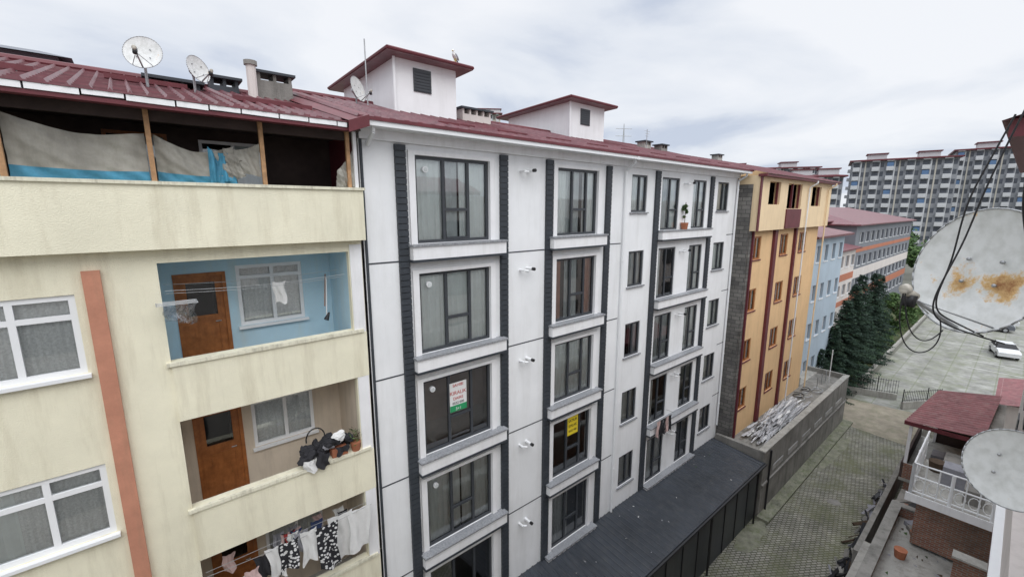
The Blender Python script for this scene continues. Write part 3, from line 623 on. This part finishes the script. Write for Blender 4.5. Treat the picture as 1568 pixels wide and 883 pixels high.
b.make('walls_and_railings',E)
E=empty('alley_wall');b=B()
b.box(10,21.3,2.35,2.6,G,-13.6,'brick');b.box(9.9,21.4,2.3,2.65,-13.6,-13.5,'concretelt');b.box(21.4,32,2.75,2.95,G,-14.1,'concrete');b.box(32,44,2.6,2.8,G,-13.8,'concretelt')
b.make('wall',E)
T=empty('scrap_heap');b=B();random.seed(5)
for i in range(130):
    x=rnd(17,31);b.obox((x,rnd(2.95,3.4),G+rnd(.05,.4)),(rnd(.1,1.3),rnd(.03,.18),rnd(.02,.12)),Matrix.Rotation(rnd(-.6,.6),3,'Z')@Matrix.Rotation(rnd(-.5,.5),3,'Y')@Matrix.Rotation(rnd(-.8,.8),3,'X'),random.choice(['black','concrete','cgrey','cblack','black','bark','concrete']))
b.make('scrap',T)
# ------------------------------------------------------------------ ORANGE BUILDING
E=empty('orange_apartment_building');w=B();win=B();tr=B()
OY=8.92;ops=[]
wx=((23.55,24.6),(27.4,28.5),(30.5,31.7))
for k in range(4):
    z1=-1.36-2.74*k
    for a,c_ in wx:ops.append((a,c_,z1-1.2,z1,.15))
facade(w,22.95,33.9,-12.3,-1.05,OY,ops,'orange',.15)
w.poly([(22.95,OY,G),(33.9,OY,G),(33.9,OY,-12.3),(22.95,OY,-12.3)],'concrete')
w.poly([(33.9,OY,G),(33.9,OY+9,G),(33.9,OY+9,1.6),(33.9,OY,1.6)],'orange')
w.box(22.86,22.95,OY,FY+.2,-12.2,1.2,'slate');w.poly([(22.9,FY,-12),(22.9,FY+8,-12),(22.9,FY+8,1.7),(22.9,FY,1.7)],'slate')
w.box(22.95,23.2,OY-.05,OY-.001,-12.2,-1.05,'slate')
for k in range(4):
    z1=-1.36-2.74*k
    for a,c_ in wx:
        window(win,a,c_,z1-1.2,z1,OY+.04,'wood',mull=((a+c_)/2,),fw=.09,cur=[(0,1,'curtain')] if rnd(0,1)<.7 else [(0,.4,'curtaind')])
        tr.box(a-.07,c_+.07,OY-.05,OY-.001,z1-1.26,z1-1.203,'maroontrim');tr.box(a-.09,a-.0,OY-.02,OY-.001,z1-1.2,z1,'maroontrim')
for a,c_ in ((26.1,26.5),(29.35,29.6),(23.22,23.34)):tr.box(a,c_,OY-.14,OY-.001,-12.2,-1.05,'maroontrim')
TY=8.6
o2=[(24.1,25.6,.25,1.38,.7),(26.7,28.9,.05,1.38,.9),(30.7,32.4,.2,1.35,.7)]
facade(w,22.95,34.5,-1.05,1.62,TY,o2,'orangelt',.3)
for o in o2:
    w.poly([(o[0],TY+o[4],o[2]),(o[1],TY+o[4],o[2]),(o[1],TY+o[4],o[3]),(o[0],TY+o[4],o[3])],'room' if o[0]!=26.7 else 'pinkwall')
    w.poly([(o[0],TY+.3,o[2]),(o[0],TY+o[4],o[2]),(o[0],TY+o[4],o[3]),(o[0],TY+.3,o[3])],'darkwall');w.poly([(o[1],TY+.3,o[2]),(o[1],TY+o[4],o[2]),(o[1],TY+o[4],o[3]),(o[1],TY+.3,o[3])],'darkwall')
    tr.box(o[0],o[0]+.08,TY+.1,TY+.2,o[2],o[3],'maroontrim');tr.box(o[1]-.08,o[1],TY+.1,TY+.2,o[2],o[3],'maroontrim')
w.poly([(22.95,TY,-1.05),(34.5,TY,-1.05),(34.5,OY+.01,-1.05),(22.95,OY+.01,-1.05)],'maroontrim')
w.poly([(34.5,TY,-1.05),(34.5,TY+6,-1.05),(34.5,TY+6,1.62),(34.5,TY,1.62)],'orangelt');w.poly([(22.95,TY,-1.05),(22.95,FY,-1.05),(22.95,FY,1.62),(22.95,TY,1.62)],'orangelt')
tr.box(26.65,28.95,TY-.06,TY-.001,-1.02,.02,'maroontrim');tr.box(22.9,23.1,TY-.05,TY-.001,-1.05,1.6,'maroontrim')
tr.box(22.85,34.9,TY-.3,TY+.1,1.56,1.68,'maroontrim')
tr.box(27.7,27.8,TY+.1,TY+.2,.05,1.38,'maroontrim')
downpipe(tr,29.9,TY,1.6,-12,'pvc',.04);downpipe(tr,33.6,TY,1.6,-12,'orangelt',.04)
roofslope(tr,22.95,35,8.25,1.68,13,2.95,'maroon',.4,8)
tr.poly([(35,8.25,1.68),(35,13,2.95),(35,18,1.68)],'orange')
chimney(tr,28,13.2,2.7,3.15,.6,.4,'concretelt')
w.make('walls',E);win.make('windows',E);tr.make('trim',E)
# terrace block
E=empty('concrete_terrace_annex');b=B();TX0,TX1,TYY=22.6,38.3,7.03
b.box(TX0,TX1,TYY+.2,13,G,-12.25,'concrete')
b.box(TX0,TX1,TYY,TYY+.2,G,-12.0,'concrete');b.box(TX0,TX0+.2,TYY+.2,9.5,-12.25,-12.0,'concrete');b.box(TX1-.2,TX1,TYY+.2,13,-12.25,-11.9,'concrete')
b.box(TX0-.05,TX1+.05,TYY-.05,TYY+.28,-12.0,-11.93,'concretelt')
b.box(34.0,38.1,OY,13,-12.25,-12.2,'concretelt');b.box(34,34.2,OY,13,-12.2,-11.6,'concretelt')
for i in range(6):
    x=24+2.3*i;b.box(x,x+1.5,TYY-.015,TYY-.001,-13.55,-13.25,'sheet');b.box(x+.05,x+1.45,TYY-.02,TYY-.015,-13.5,-13.3,'concretelt')
b.box(TX0,TX1,TYY-.08,TYY-.001,-13.9,-13.8,'concrete')
b.cyl((23.3,TYY-.08,G),(23.3,TYY-.08,-12.1),.05,'black',8)
for i in range(3):
    b.cyl((34.5+i,8,-12.2),(34.5+i,8,-11.4),.03,'galv',6)
b.cyl((36.5,7.8,-12.2),(36.5,7.8,-9.8),.03,'pvc',6)
b.make('walls',E)
T=empty('pile_of_scrap_sheets');b=B();random.seed(11)
for i in range(240):
    x=rnd(24.6,30.0);y=rnd(7.5,8.5);h=.75*math.exp(-((x-27.3)/2.4)**2)*math.exp(-((y-8.05)/.5)**2)
    z=-12.2+rnd(0,h)+.04
    b.obox((x,y,z),(rnd(1.4,3.2),rnd(.03,.12),rnd(.015,.05)),Matrix.Rotation(rnd(-.14,.14)+ .04,3,'Z')@Matrix.Rotation(rnd(-.06,.06),3,'Y')@Matrix.Rotation(rnd(-.8,.8),3,'X'),random.choice(['sheet','sheet','cwhite','galv','sheet','sheet']))
b.make('sheets',T)
T=empty('rolled_hoses');b=B()
for i in range(5):
    cx,cy,rr=31.5+.6*i*rnd(.7,1.2),8.0+rnd(-.3,.4),rnd(.25,.4)
    b.path([(cx+rr*math.cos(t),cy+rr*math.sin(t)*.8,-12.18+.02*t) for t in [j*.5 for j in range(16)]],.03,random.choice(['black','galv','black']),6)
b.make('hoses',T)
# ------------------------------------------------------------------ GROUND
b=B();b.poly([(-1500,-1500,G-.02),(2500,-1500,G-.02),(2500,1500,G-.02),(-1500,1500,G-.02)],'groundfar');b.make('ground')
b=B();b.poly([(-20,2,G-.012),(44,2,G-.012),(44,9.6,G-.012),(-20,9.6,G-.012)],'paver');b.make('cobbled_alley')
b=B();b.poly([(44,-14,G-.012),(130,-14,G-.012),(130,8,G-.012),(44,7.6,G-.012)],'yard');b.make('paved_yard')
b=B();b.poly([(37.5,2.9,G-.004),(44.5,2.9,G-.004),(43.5,9,G-.004),(38.4,9.2,G-.004)],'soil');b.make('bare_earth_strip')
b=B();b.box(22.4,38.6,6.45,7.02,G-.004,G+.14,'moss');b.box(38.4,38.6,7.02,9,G-.004,G+.14,'moss');b.make('mossy_kerb')
def blobpoly(cx,cy,rx,ry,sd,z):
    random.seed(sd);p=[rnd(0,6) for _ in range(3)]
    return [(cx+rx*math.cos(a)*(1+.18*math.sin(2*a+p[0])+.1*math.sin(5*a+p[1])),cy+ry*math.sin(a)*(1+.18*math.sin(3*a+p[2])+.08*math.sin(7*a+p[0])),z) for a in [i*math.pi/30 for i in range(60)]]
b=B();b.poly(blobpoly(20.9,6.7,1.3,.5,4,G-.004),'moss');b.poly(blobpoly(33,6.2,3.2,.3,5,G-.004),'moss');b.make('moss_patches')
b=B();b.poly([(p[0],p[1],p[2]) for p in blobpoly(27,4.8,.3,.3,9,G-.004)],'concrete');b.make('manhole_cover')
E=empty('iron_railing_fence');b=B()
def fence(p0,p1,h=1.7,base=.5):
    p0=Vector(p0);p1=Vector(p1);d=p1-p0;n=int(d.length/.16);L=d.length;ang=math.atan2(d.y,d.x)
    b.obox((p0+p1)/2+Vector((0,0,G+base/2)),(L,.2,base),Matrix.Rotation(ang,3,'Z'),'concretelt')
    for i in range(n+1):
        p=p0+d*i/n;big=i%14==0;b.cyl((p.x,p.y,G+base),(p.x,p.y,G+h+(.15 if big else 0)),.035 if big else .013,'black',5)
    for z in (base+.12,h-.1):b.cyl((p0.x,p0.y,G+z),(p1.x,p1.y,G+z),.02,'black',5)
fence((45.2,8.6,0),(46.4,5.2,0));fence((44.5,4.6,0),(47.5,2.7,0),1.5,.6);fence((38.4,9.0,0),(45.2,8.6,0),1.6,.4);b.make('railings',E)
E=empty('garden_outbuilding');b=B();b.box(45,52,-2.2,-.35,G,-13.5,'pinkwall');b.mesh([(44.7,-.1,-13.55),(52.3,-.1,-13.55),(52.3,-2.4,-13.1),(44.7,-2.4,-13.1)],[(0,1,2,3)],'maroonold');b.box(46,47,-.35,-.32,G,-13.8,'wood');b.make('shed_walls',E)
E=empty('garden_kerb_wall');b=B();b.box(49,95,8.0,8.2,G,G+.35,'concretelt');b.make('kerb',E)
b=B();b.poly([(48,8.2,G),(110,8.2,G),(110,13,G),(44,13,G)],'grass');b.poly([(38.7,8.9,G+.002),(47.5,8.9,G+.002),(43.9,13,G+.002),(38.7,13,G+.002)],'grass');b.make('lawn_strip')
b=B()
for i in range(6):
    x=62+3*i;b.box(x,x+.12,-2.5,2.2,G-.01,G-.007,'paintline')
b.make('parking_markings')
# ------------------------------------------------------------------ TREES
def spruce(loc,h,R,seed):
    random.seed(seed);b=B();b.cyl((0,0,0),(0,0,h*.97),h*.018,'bark',8,.02)
    n=int(230*h/8)
    for i in range(n):
        t=(i/n)**.9;z=h*(.04+.94*t);Lb=R*(1-t)**.8*rnd(.62,1.12)+.08;a=rnd(0,6.283)
        dr=Vector((math.cos(a),math.sin(a),0));sd=Vector((-dr.y,dr.x,0))
        m=random.choice(['needle','needle','needle2'])
        segs=max(3,int(Lb/.17))
        for j in range(segs):
            f=(j+.6)/segs;p=dr*(Lb*f)+Vector((0,0,z-.40*Lb*f+.22*Lb*f*f))
            for q in range(6):
                w_=(.38*(1-f*.5))*rnd(.6,1.2);s=(-1 if q%2 else 1)
                e=dr*rnd(.05,.25)+sd*s*w_+Vector((0,0,rnd(-.2,.02)));k=dr*rnd(.06,.12)+Vector((0,0,rnd(-.07,.05)))
                b.poly([p,p+e,p+e*.55+k],m)
            b.poly([p,p+dr*.24+Vector((0,0,-.05)),p+sd*.09],m)
    T=empty('spruce_tree',loc,rnd(0,6));b.make('trunk_and_branches',T)
for (x,y,h,R,s) in ((40.9,9.6,4.6,1.6,7),(43.3,9.3,6.2,1.9,8),(46.2,9.3,8.0,2.4,1),(49.2,9.4,9.0,2.6,2),(52.8,9.7,9.6,2.6,3),(57,9.4,9.4,2.4,4),(62.5,9.9,8.6,2.4,5),(46.6,12.2,7.8,2.2,6)):
    spruce((x,y,G),h,R,s)
def leafy(b,c,r,n,sz=.12,ms=('leaf','leaf','leaf2')):
    cl=[(Vector(c)+Vector((rnd(-1,1)*r[0],rnd(-1,1)*r[1],rnd(-.8,1)*r[2]))*.75,rnd(.3,.55)*min(r)) for _ in range(10)]
    for i in range(n):
        q,rr=random.choice(cl);d=Vector((random.gauss(0,1),random.gauss(0,1),random.gauss(0,1))).normalized()*rr*rnd(.6,1.15);p=q+d
        u=Vector((rnd(-1,1),rnd(-1,1),rnd(-1,1))).normalized()*sz;v=u.orthogonal().normalized()*sz*.5
        b.poly([p-u,p+v,p+u,p-v],random.choice(ms))
def tree(name,loc,h,r,seed,n=2500,sz=.2):
    random.seed(seed);T=empty(name,loc);b=B();b.cyl((0,0,0),(0,0,h*.6),h*.03,'bark',8,h*.015)
    for i in range(6):
        a=i*1.05;b.cyl((0,0,h*(.35+.04*i)),(r*.6*math.cos(a),r*.6*math.sin(a),h*(.6+.05*i)),h*.012,'bark',6,.01)
    leafy(b,(0,0,h*.68),(r,r,h*.33),n,sz);b.make('trunk_and_crown',T)
tree('deciduous_tree',(69,9.5,G),3.5,1.6,21);tree('deciduous_tree',(76,9.8,G),4.2,1.8,22);tree('deciduous_tree',(112,12,G),9,4,23,2500,.35);tree('deciduous_tree',(122,6,G),8,3.6,24,2500,.35)
random.seed(30)
b=B()
for i in range(34):
    x=48+i*1.45;leafy(b,(x,8.9+rnd(-.3,.5),G+.5),(.7,.5,.55),260,.09)
for i in range(6):leafy(b,(39.5+i*1.1,9.2,G+.4),(.6,.4,.5),200,.08)
b.make('shrub_border')
b=B()
for i in range(500):
    x=rnd(22.4,38.6);y=rnd(6.4,7.0);p=Vector((x,y,G+.13));b.poly([p,p+Vector((rnd(-.04,.04),.03,rnd(.04,.14))),p+Vector((.03,0,0))],'leaf2')
b.make('kerb_weeds')
b=B();random.seed(8)
for i in range(40):
    leafy(b,(125+rnd(0,30),rnd(-34,40),G+2.5+rnd(0,7.5)),(3.4,3.4,2.8),260,.45)
for i in range(30):
    leafy(b,(250+rnd(0,60),-60+i*12,G+4+rnd(0,5)),(9,9,6),200,1.4)
b.make('distant_tree_mass')
T=empty('window_box_plant');b=B();random.seed(2);b.cyl((17.6,FY-.15,-.83),(17.6,FY-.15,-.55),.12,'terracotta',12,.16);b.cyl((17.6,FY-.15,-.55),(17.6,FY-.15,.3),.015,'bark',5)
leafy(b,(17.6,FY-.15,-.05),(.16,.14,.5),450,.045);b.make('plant',T)
T=empty('washing_on_sill');b=B();random.seed(4)
for i in range(5):cloth(b,16.0+.25*i,16.25+.25*i,-9.0,-9.75,FY-.38,random.choice(['cblack','cpink','cnavy','cblack']),.04)
b.cyl((15.9,FY-.38,-9.0),(17.4,FY-.38,-9.0),.01,'galv',5);b.cyl((15.9,FY-.38,-9.0),(15.9,FY,-9.0),.01,'galv',5);b.cyl((17.4,FY-.38,-9.0),(17.4,FY,-9.0),.01,'galv',5);b.make('garments',T)
# ------------------------------------------------------------------ BACKGROUND BUILDINGS
def simple_building(name,x0,x1,y0,y1,z0,z1,m,wins,roof='maroon',rh=1.0,bands=(),ov=.5):
    E=empty(name);b=B();ops=[(a,c_,d,e,.15) for a,c_,d,e in wins]
    facade(b,x0,x1,z0,z1,y0,ops,m,.15)
    for a,c_,d,e in wins:
        b.poly([(a,y0+.15,d),(c_,y0+.15,d),(c_,y0+.15,e),(a,y0+.15,e)],'blockwin');b.box(a,a+.08,y0+.08,y0+.14,d,e,'pvc');b.box((a+c_)/2-.04,(a+c_)/2+.04,y0+.08,y0+.14,d,e,'pvc');b.box(a-.05,c_+.05,y0-.05,y0-.001,d-.08,d-.002,'pvc')
    b.poly([(x0,y0,z0),(x0,y1,z0),(x0,y1,z1),(x0,y0,z1)],m);b.poly([(x1,y0,z0),(x1,y1,z0),(x1,y1,z1),(x1,y0,z1)],m);b.poly([(x0,y1,z0),(x1,y1,z0),(x1,y1,z1),(x0,y1,z1)],m)
    for (za,zb_,mm) in bands:b.box(x0-.02,x1+.02,y0-.03,y0-.001,za,zb_,mm);b.box(x0-.03,x0-.001,y0,y1,za,zb_,mm)
    a,c_,d,e=x0-ov,x1+ov,y0-ov,y1+ov;ym=(y0+y1)/2;q=min((y1-y0)/2,(x1-x0)/2.5)
    b.mesh([(a,d,z1),(c_,d,z1),(c_,e,z1),(a,e,z1),(a,d,z1+.15),(c_,d,z1+.15),(c_,e,z1+.15),(a,e,z1+.15),(a+q,ym,z1+.15+rh),(c_-q,ym,z1+.15+rh)],
      [(3,2,1,0),(0,1,5,4),(1,2,6,5),(2,3,7,6),(3,0,4,7),(4,5,9,8),(5,6,9),(6,7,8,9),(7,4,8)],roof)
    b.make('building_shell',E)
W=[(36.8+1.9*i,37.7+1.9*i,-3.8-2.9*k,-2.6-2.9*k) for i in range(4) for k in range(4)]
simple_building('light_blue_house',35.6,43.8,9.6,19,G,-2.0,'ltblue',W,rh=1.2)
W=[(47.5+2.4*i,49+2.4*i,z,z+1.3) for i in range(8) for z in (-6.6,-10,-13)]
simple_building('low_school_wing',46.5,66,13.2,24,G,-4.6,'pinkwall',W,rh=1.5,bands=((-8.2,-7.4,'redwall'),(-11.2,-10.6,'redwall'),(-15.5,-13.9,'greywall')))
W=[(70+3*i,72+3*i,z,z+1.3) for i in range(12) for z in (-4.2,-7.2,-10.2,-13.2)]
simple_building('school_building',68,107,13.8,30,G,-2.0,'greywall',W,rh=2.2,bands=((-5.4,-4.9,'redwall'),(-8.8,-7.6,'pinkwall'),(-11.6,-10.6,'redwall')))
simple_building('orange_school_block',60,69,17,30,G,-1.6,'redwall',[(61+2.5*i,62.4+2.5*i,-4,-2.8) for i in range(3)],rh=2)
def block(name,loc,rz,w_,d,floors,zb,main='blockgrey',fh=2.95,blue=True):
    E=empty(name,(loc[0],loc[1],0),rz);b=B();H=floors*fh;z1=zb+H
    b.box(-w_/2,w_/2,0,d,G,z1,main)
    nb=max(2,int(round(w_/7.5)));bw=w_/nb
    for i in range(nb):
        x=-w_/2+bw*i
        for k in range(floors):
            z=zb+fh*k
            for (p,q,ff) in ((.03,.24,1),(.60,.82,0)):
                b.box(x+bw*p,x+bw*q,-1.2,-.002,z,z+1.0,'blockwhite');b.box(x+bw*(p+.02),x+bw*(q-.02),-.05,-.003,z+1.0,z+2.5,'blockwin')
                if blue and ff and (i+k)%3==0:b.box(x+bw*(p+.01),x+bw*(q-.01),-1.15,-1.1,z+1.0,z+2.3,'blockblue')
                b.box(x+bw*p,x+bw*q,-1.2,-.002,z+fh-.3,z+fh-.02,'blockwhite')
            b.box(x+bw*.30,x+bw*.38,-.06,-.003,z+.9,z+2.4,'blockwin');b.box(x+bw*.44,x+bw*.54,-.06,-.003,z+.9,z+2.4,'blockwin');b.box(x+bw*.86,x+bw*.96,-.06,-.003,z+.9,z+2.4,'blockwin')
        b.box(x+bw*.25,x+bw*.29,-.5,-.004,zb,z1,'blockwhite');b.box(x+bw*.83,x+bw*.85,-.2,-.004,zb,z1,'blockwhite')
        b.box(x+bw*.39,x+bw*.43,-.15,-.004,zb,z1,'blockbeige')
    for k in range(floors):
        z=zb+fh*k
        for j in range(4):
            y=1.5+j*(d-2)/4;b.box(-w_/2-.06,-w_/2-.003,y,y+1.4,z+.9,z+2.4,'blockwin')
        b.box(-w_/2-.9,-w_/2-.01,d*.42,d*.62,z,z+1.0,'blockwhite')
    b.box(-w_/2-.8,w_/2+.8,-1.4,d+.8,z1,z1+.4,'maroontrim')
    b.mesh([(-w_/2-.8,-1.4,z1+.4),(w_/2+.8,-1.4,z1+.4),(w_/2+.8,d+.8,z1+.4),(-w_/2-.8,d+.8,z1+.4),(-w_/4,d*.5,z1+1.3),(w_/4,d*.5,z1+1.3)],[(0,1,5,4),(1,2,5),(2,3,4,5),(3,0,4)],'maroontrim')
    for i in range(2):
        cx=-w_/4+w_/2*i;b.box(cx-2.5,cx+2.5,d*.2,d*.5,z1+.4,z1+2.4,'blockwhite');b.box(cx-2.9,cx+2.9,d*.17,d*.53,z1+2.4,z1+2.7,'maroontrim')
    b.make('block_shell',E)
block('high_rise_apartment_block',(190,29,0),math.radians(-76),26,16,9,-10.8)
block('high_rise_apartment_block',(212,4,0),math.radians(-80),30,16,10,-10.5)
block('high_rise_apartment_block',(152,42,0),math.radians(-66),13,12,7,-11.5,'blockgrey')
block('high_rise_apartment_block',(178,66,0),math.radians(-60),34,16,9,-12,'blockgrey')
block('high_rise_apartment_block',(215,110,0),math.radians(-45),30,16,9,-8,'blockwhite')
block('hillside_apartment_block',(115,150,0),math.radians(-35),9,10,10,9,'blockbeige',2.95,False)
b=B();random.seed(9)
def hill(u,v):
    x=60+420*u;y=200+250*v
    return (x,y,G+ (10+34*math.exp(-((x-140)/90)**2))*math.sin(min(1,v*1.4)*math.pi/2) if v>0 else G-1)
b.grid(hill,30,12,'leaf')
b.make('hill',None,True)
b=B()
for i in range(22):leafy(b,(112+rnd(-14,16),140+rnd(-6,10),20+rnd(-6,5)),(4,4,4),300,.6)
b.make('hillside_trees')
b=B();b.grid(lambda u,v:(80+70*u,132+40*v,G+30*math.sin(math.pi*u)*math.sin(math.pi*min(1,v+.1))-1),12,8,'leaf');b.make('knoll',None,True)
T=empty('power_pylon');b=B();px,py_=163,118
for s in (-1,1):
    b.cyl((px+s*1.5,py_,10),(px,py_,36),.15,'galv',5)
for z in (28,31,34):b.cyl((px-3,py_+2,z),(px+3,py_-2,z),.12,'galv',5)
b.make('lattice',T)
# ------------------------------------------------------------------ CARS
def car(loc,rz,paint):
    T=empty('parked_car',loc,rz);b=B()
    prof=[(-2.1,.35),(-2.12,.75),(-1.95,.9),(-1.2,.96),(-1.05,1.0),(-.45,1.42),(.75,1.45),(1.55,1.05),(2.0,.95),(2.1,.7),(2.08,.35)]
    for i in range(len(prof)-1):
        (xa,za),(xb,zb_)=prof[i],prof[i+1]
        ya=.83 if za<1.06 else .62;yb_=.83 if zb_<1.06 else .62
        b.poly([(xa,-ya,za),(xb,-yb_,zb_),(xb,yb_,zb_),(xa,ya,za)],'black' if i in (4,6) else paint)
    for s in(-1,1):
        b.poly([(x,s*.83,z) for x,z in [(-2.1,.35),(-2.12,.75),(-1.95,.9),(-1.05,1.0),(1.55,1.05),(2.0,.95),(2.1,.7),(2.08,.35)]],paint)
        b.poly([(-1.05,s*.83,1.0),(-.45,s*.62,1.42),(.75,s*.62,1.45),(1.55,s*.83,1.05)],'black')
        for x in(-1.3,1.3):
            b.cyl((x,s*.65,.32),(x,s*.86,.32),.32,'black',18);b.cyl((x,s*.86,.32),(x,s*.875,.32),.19,'galv',14)
        b.box(-2.14,-2.1,s*.5-.15,s*.5+.15,.68,.8,'pvc')
        b.box(-.05,.05,s*.72-.03,s*.72+.03,1.0,1.42,paint);b.box(-.8,-.65,s*.85,s*.98,1.0,1.1,paint)
    b.make('body',T)
car((70,-.1,G),math.radians(12),'carwhite');car((84,1.5,G),math.radians(95),'cargrey');car((88,1.2,G),math.radians(95),'carwhite');car((96,1.0,G),math.radians(88),'carred')
# ------------------------------------------------------------------ SEAGULL
T=empty('seagull',(8.0,12.15,4.47),math.radians(-150));b=B()
b.ell((0,0,.15),(.15,.07,.07),'cwhite',12,8,Matrix.Rotation(-.5,3,'Y'));b.ell((.11,0,.29),(.045,.038,.042),'cwhite',10,7);b.cyl((.07,0,.18),(.11,0,.28),.045,'cwhite',8,.033)
b.cyl((.145,0,.285),(.2,0,.27),.012,'yellow',6,.004);b.ell((-.04,.055,.15),(.15,.02,.05),'cgrey',10,6,Matrix.Rotation(-.5,3,'Y'));b.ell((-.04,-.055,.15),(.15,.02,.05),'cgrey',10,6,Matrix.Rotation(-.5,3,'Y'))
b.cyl((-.1,0,.09),(-.22,0,.03),.03,'cblack',6,.01)
for s in(-.03,.03):b.cyl((.0,s,.1),(.01,s,0),.007,'yellow',5);b.box(0,.05,s-.02,s+.02,0,.006,'yellow')
b.make('body',T,True)
# ------------------------------------------------------------------ WORLD
W_=bpy.data.worlds.new('World');sc.world=W_;W_.use_nodes=True;t=W_.node_tree;N=t.nodes;L=t.links;bg=N['Background']
el=math.radians(50)
sky=N.new('ShaderNodeTexSky');sky.sky_type='NISHITA';sky.sun_disc=False;sky.sun_elevation=el;sky.sun_rotation=math.radians(200)
tc=N.new('ShaderNodeTexCoord');sp=N.new('ShaderNodeSeparateXYZ');L.new(tc.outputs['Generated'],sp.inputs[0])
mz=N.new('ShaderNodeMath');mz.operation='MAXIMUM';L.new(sp.outputs['Z'],mz.inputs[0]);mz.inputs[1].default_value=0
az=N.new('ShaderNodeMath');az.operation='ADD';L.new(mz.outputs[0],az.inputs[0]);az.inputs[1].default_value=.16
dv=N.new('ShaderNodeVectorMath');dv.operation='DIVIDE';cb=N.new('ShaderNodeCombineXYZ')
for i in range(3):L.new(az.outputs[0],cb.inputs[i])
L.new(tc.outputs['Generated'],dv.inputs[0]);L.new(cb.outputs[0],dv.inputs[1])
def noise(scale,det,ro,dist=0):
    n=N.new('ShaderNodeTexNoise');n.inputs['Scale'].default_value=scale;n.inputs['Detail'].default_value=det;n.inputs['Roughness'].default_value=ro;n.inputs['Distortion'].default_value=dist;L.new(dv.outputs[0],n.inputs['Vector']);return n
n1=noise(1.0,7,.5,.35)
r1=N.new('ShaderNodeValToRGB');e=r1.color_ramp.elements;e[0].position=.34;e[0].color=(5.7,6.3,7.5,1);e[1].position=.6;e[1].color=(9.0,9.2,9.6,1)
x_=r1.color_ramp.elements.new(.45);x_.color=(7.7,8.1,8.8,1)
L.new(n1.outputs['Fac'],r1.inputs['Fac'])
g=N.new('ShaderNodeMapRange');L.new(mz.outputs[0],g.inputs[0]);g.inputs[1].default_value=.42;g.inputs[2].default_value=1;g.inputs[3].default_value=1;g.inputs[4].default_value=2.5
vm=N.new('ShaderNodeVectorMath');vm.operation='SCALE';L.new(r1.outputs[0],vm.inputs[0]);L.new(g.outputs[0],vm.inputs['Scale'])
mx=N.new('ShaderNodeMixRGB');mx.inputs[0].default_value=.94;L.new(sky.outputs[0],mx.inputs[1]);L.new(vm.outputs[0],mx.inputs[2])
L.new(mx.outputs[0],bg.inputs[0]);bg.inputs[1].default_value=.104
sl=bpy.data.lights.new('sun','SUN');sl.energy=1.5;sl.angle=math.radians(50);sl.color=(1,.98,.95);so=bpy.data.objects.new('sun',sl);sc.collection.objects.link(so)
d=Vector((.34,.94,0)).normalized()*math.cos(el)+Vector((0,0,-math.sin(el)))
so.rotation_euler=d.to_track_quat('-Z','Y').to_euler()
# ------------------------------------------------------------------ CAMERA
cam=bpy.data.cameras.new('camera');cam.sensor_width=36;cam.lens=36*665/1568;cam.clip_start=.05;cam.clip_end=4000
co=bpy.data.objects.new('camera',cam);co.location=(0,0,0);co.rotation_euler=(math.radians(90-10.3),0,math.radians(-40.3));sc.collection.objects.link(co);sc.camera=co
sc.view_settings.view_transform='Standard';sc.view_settings.look='None';sc.view_settings.exposure=0
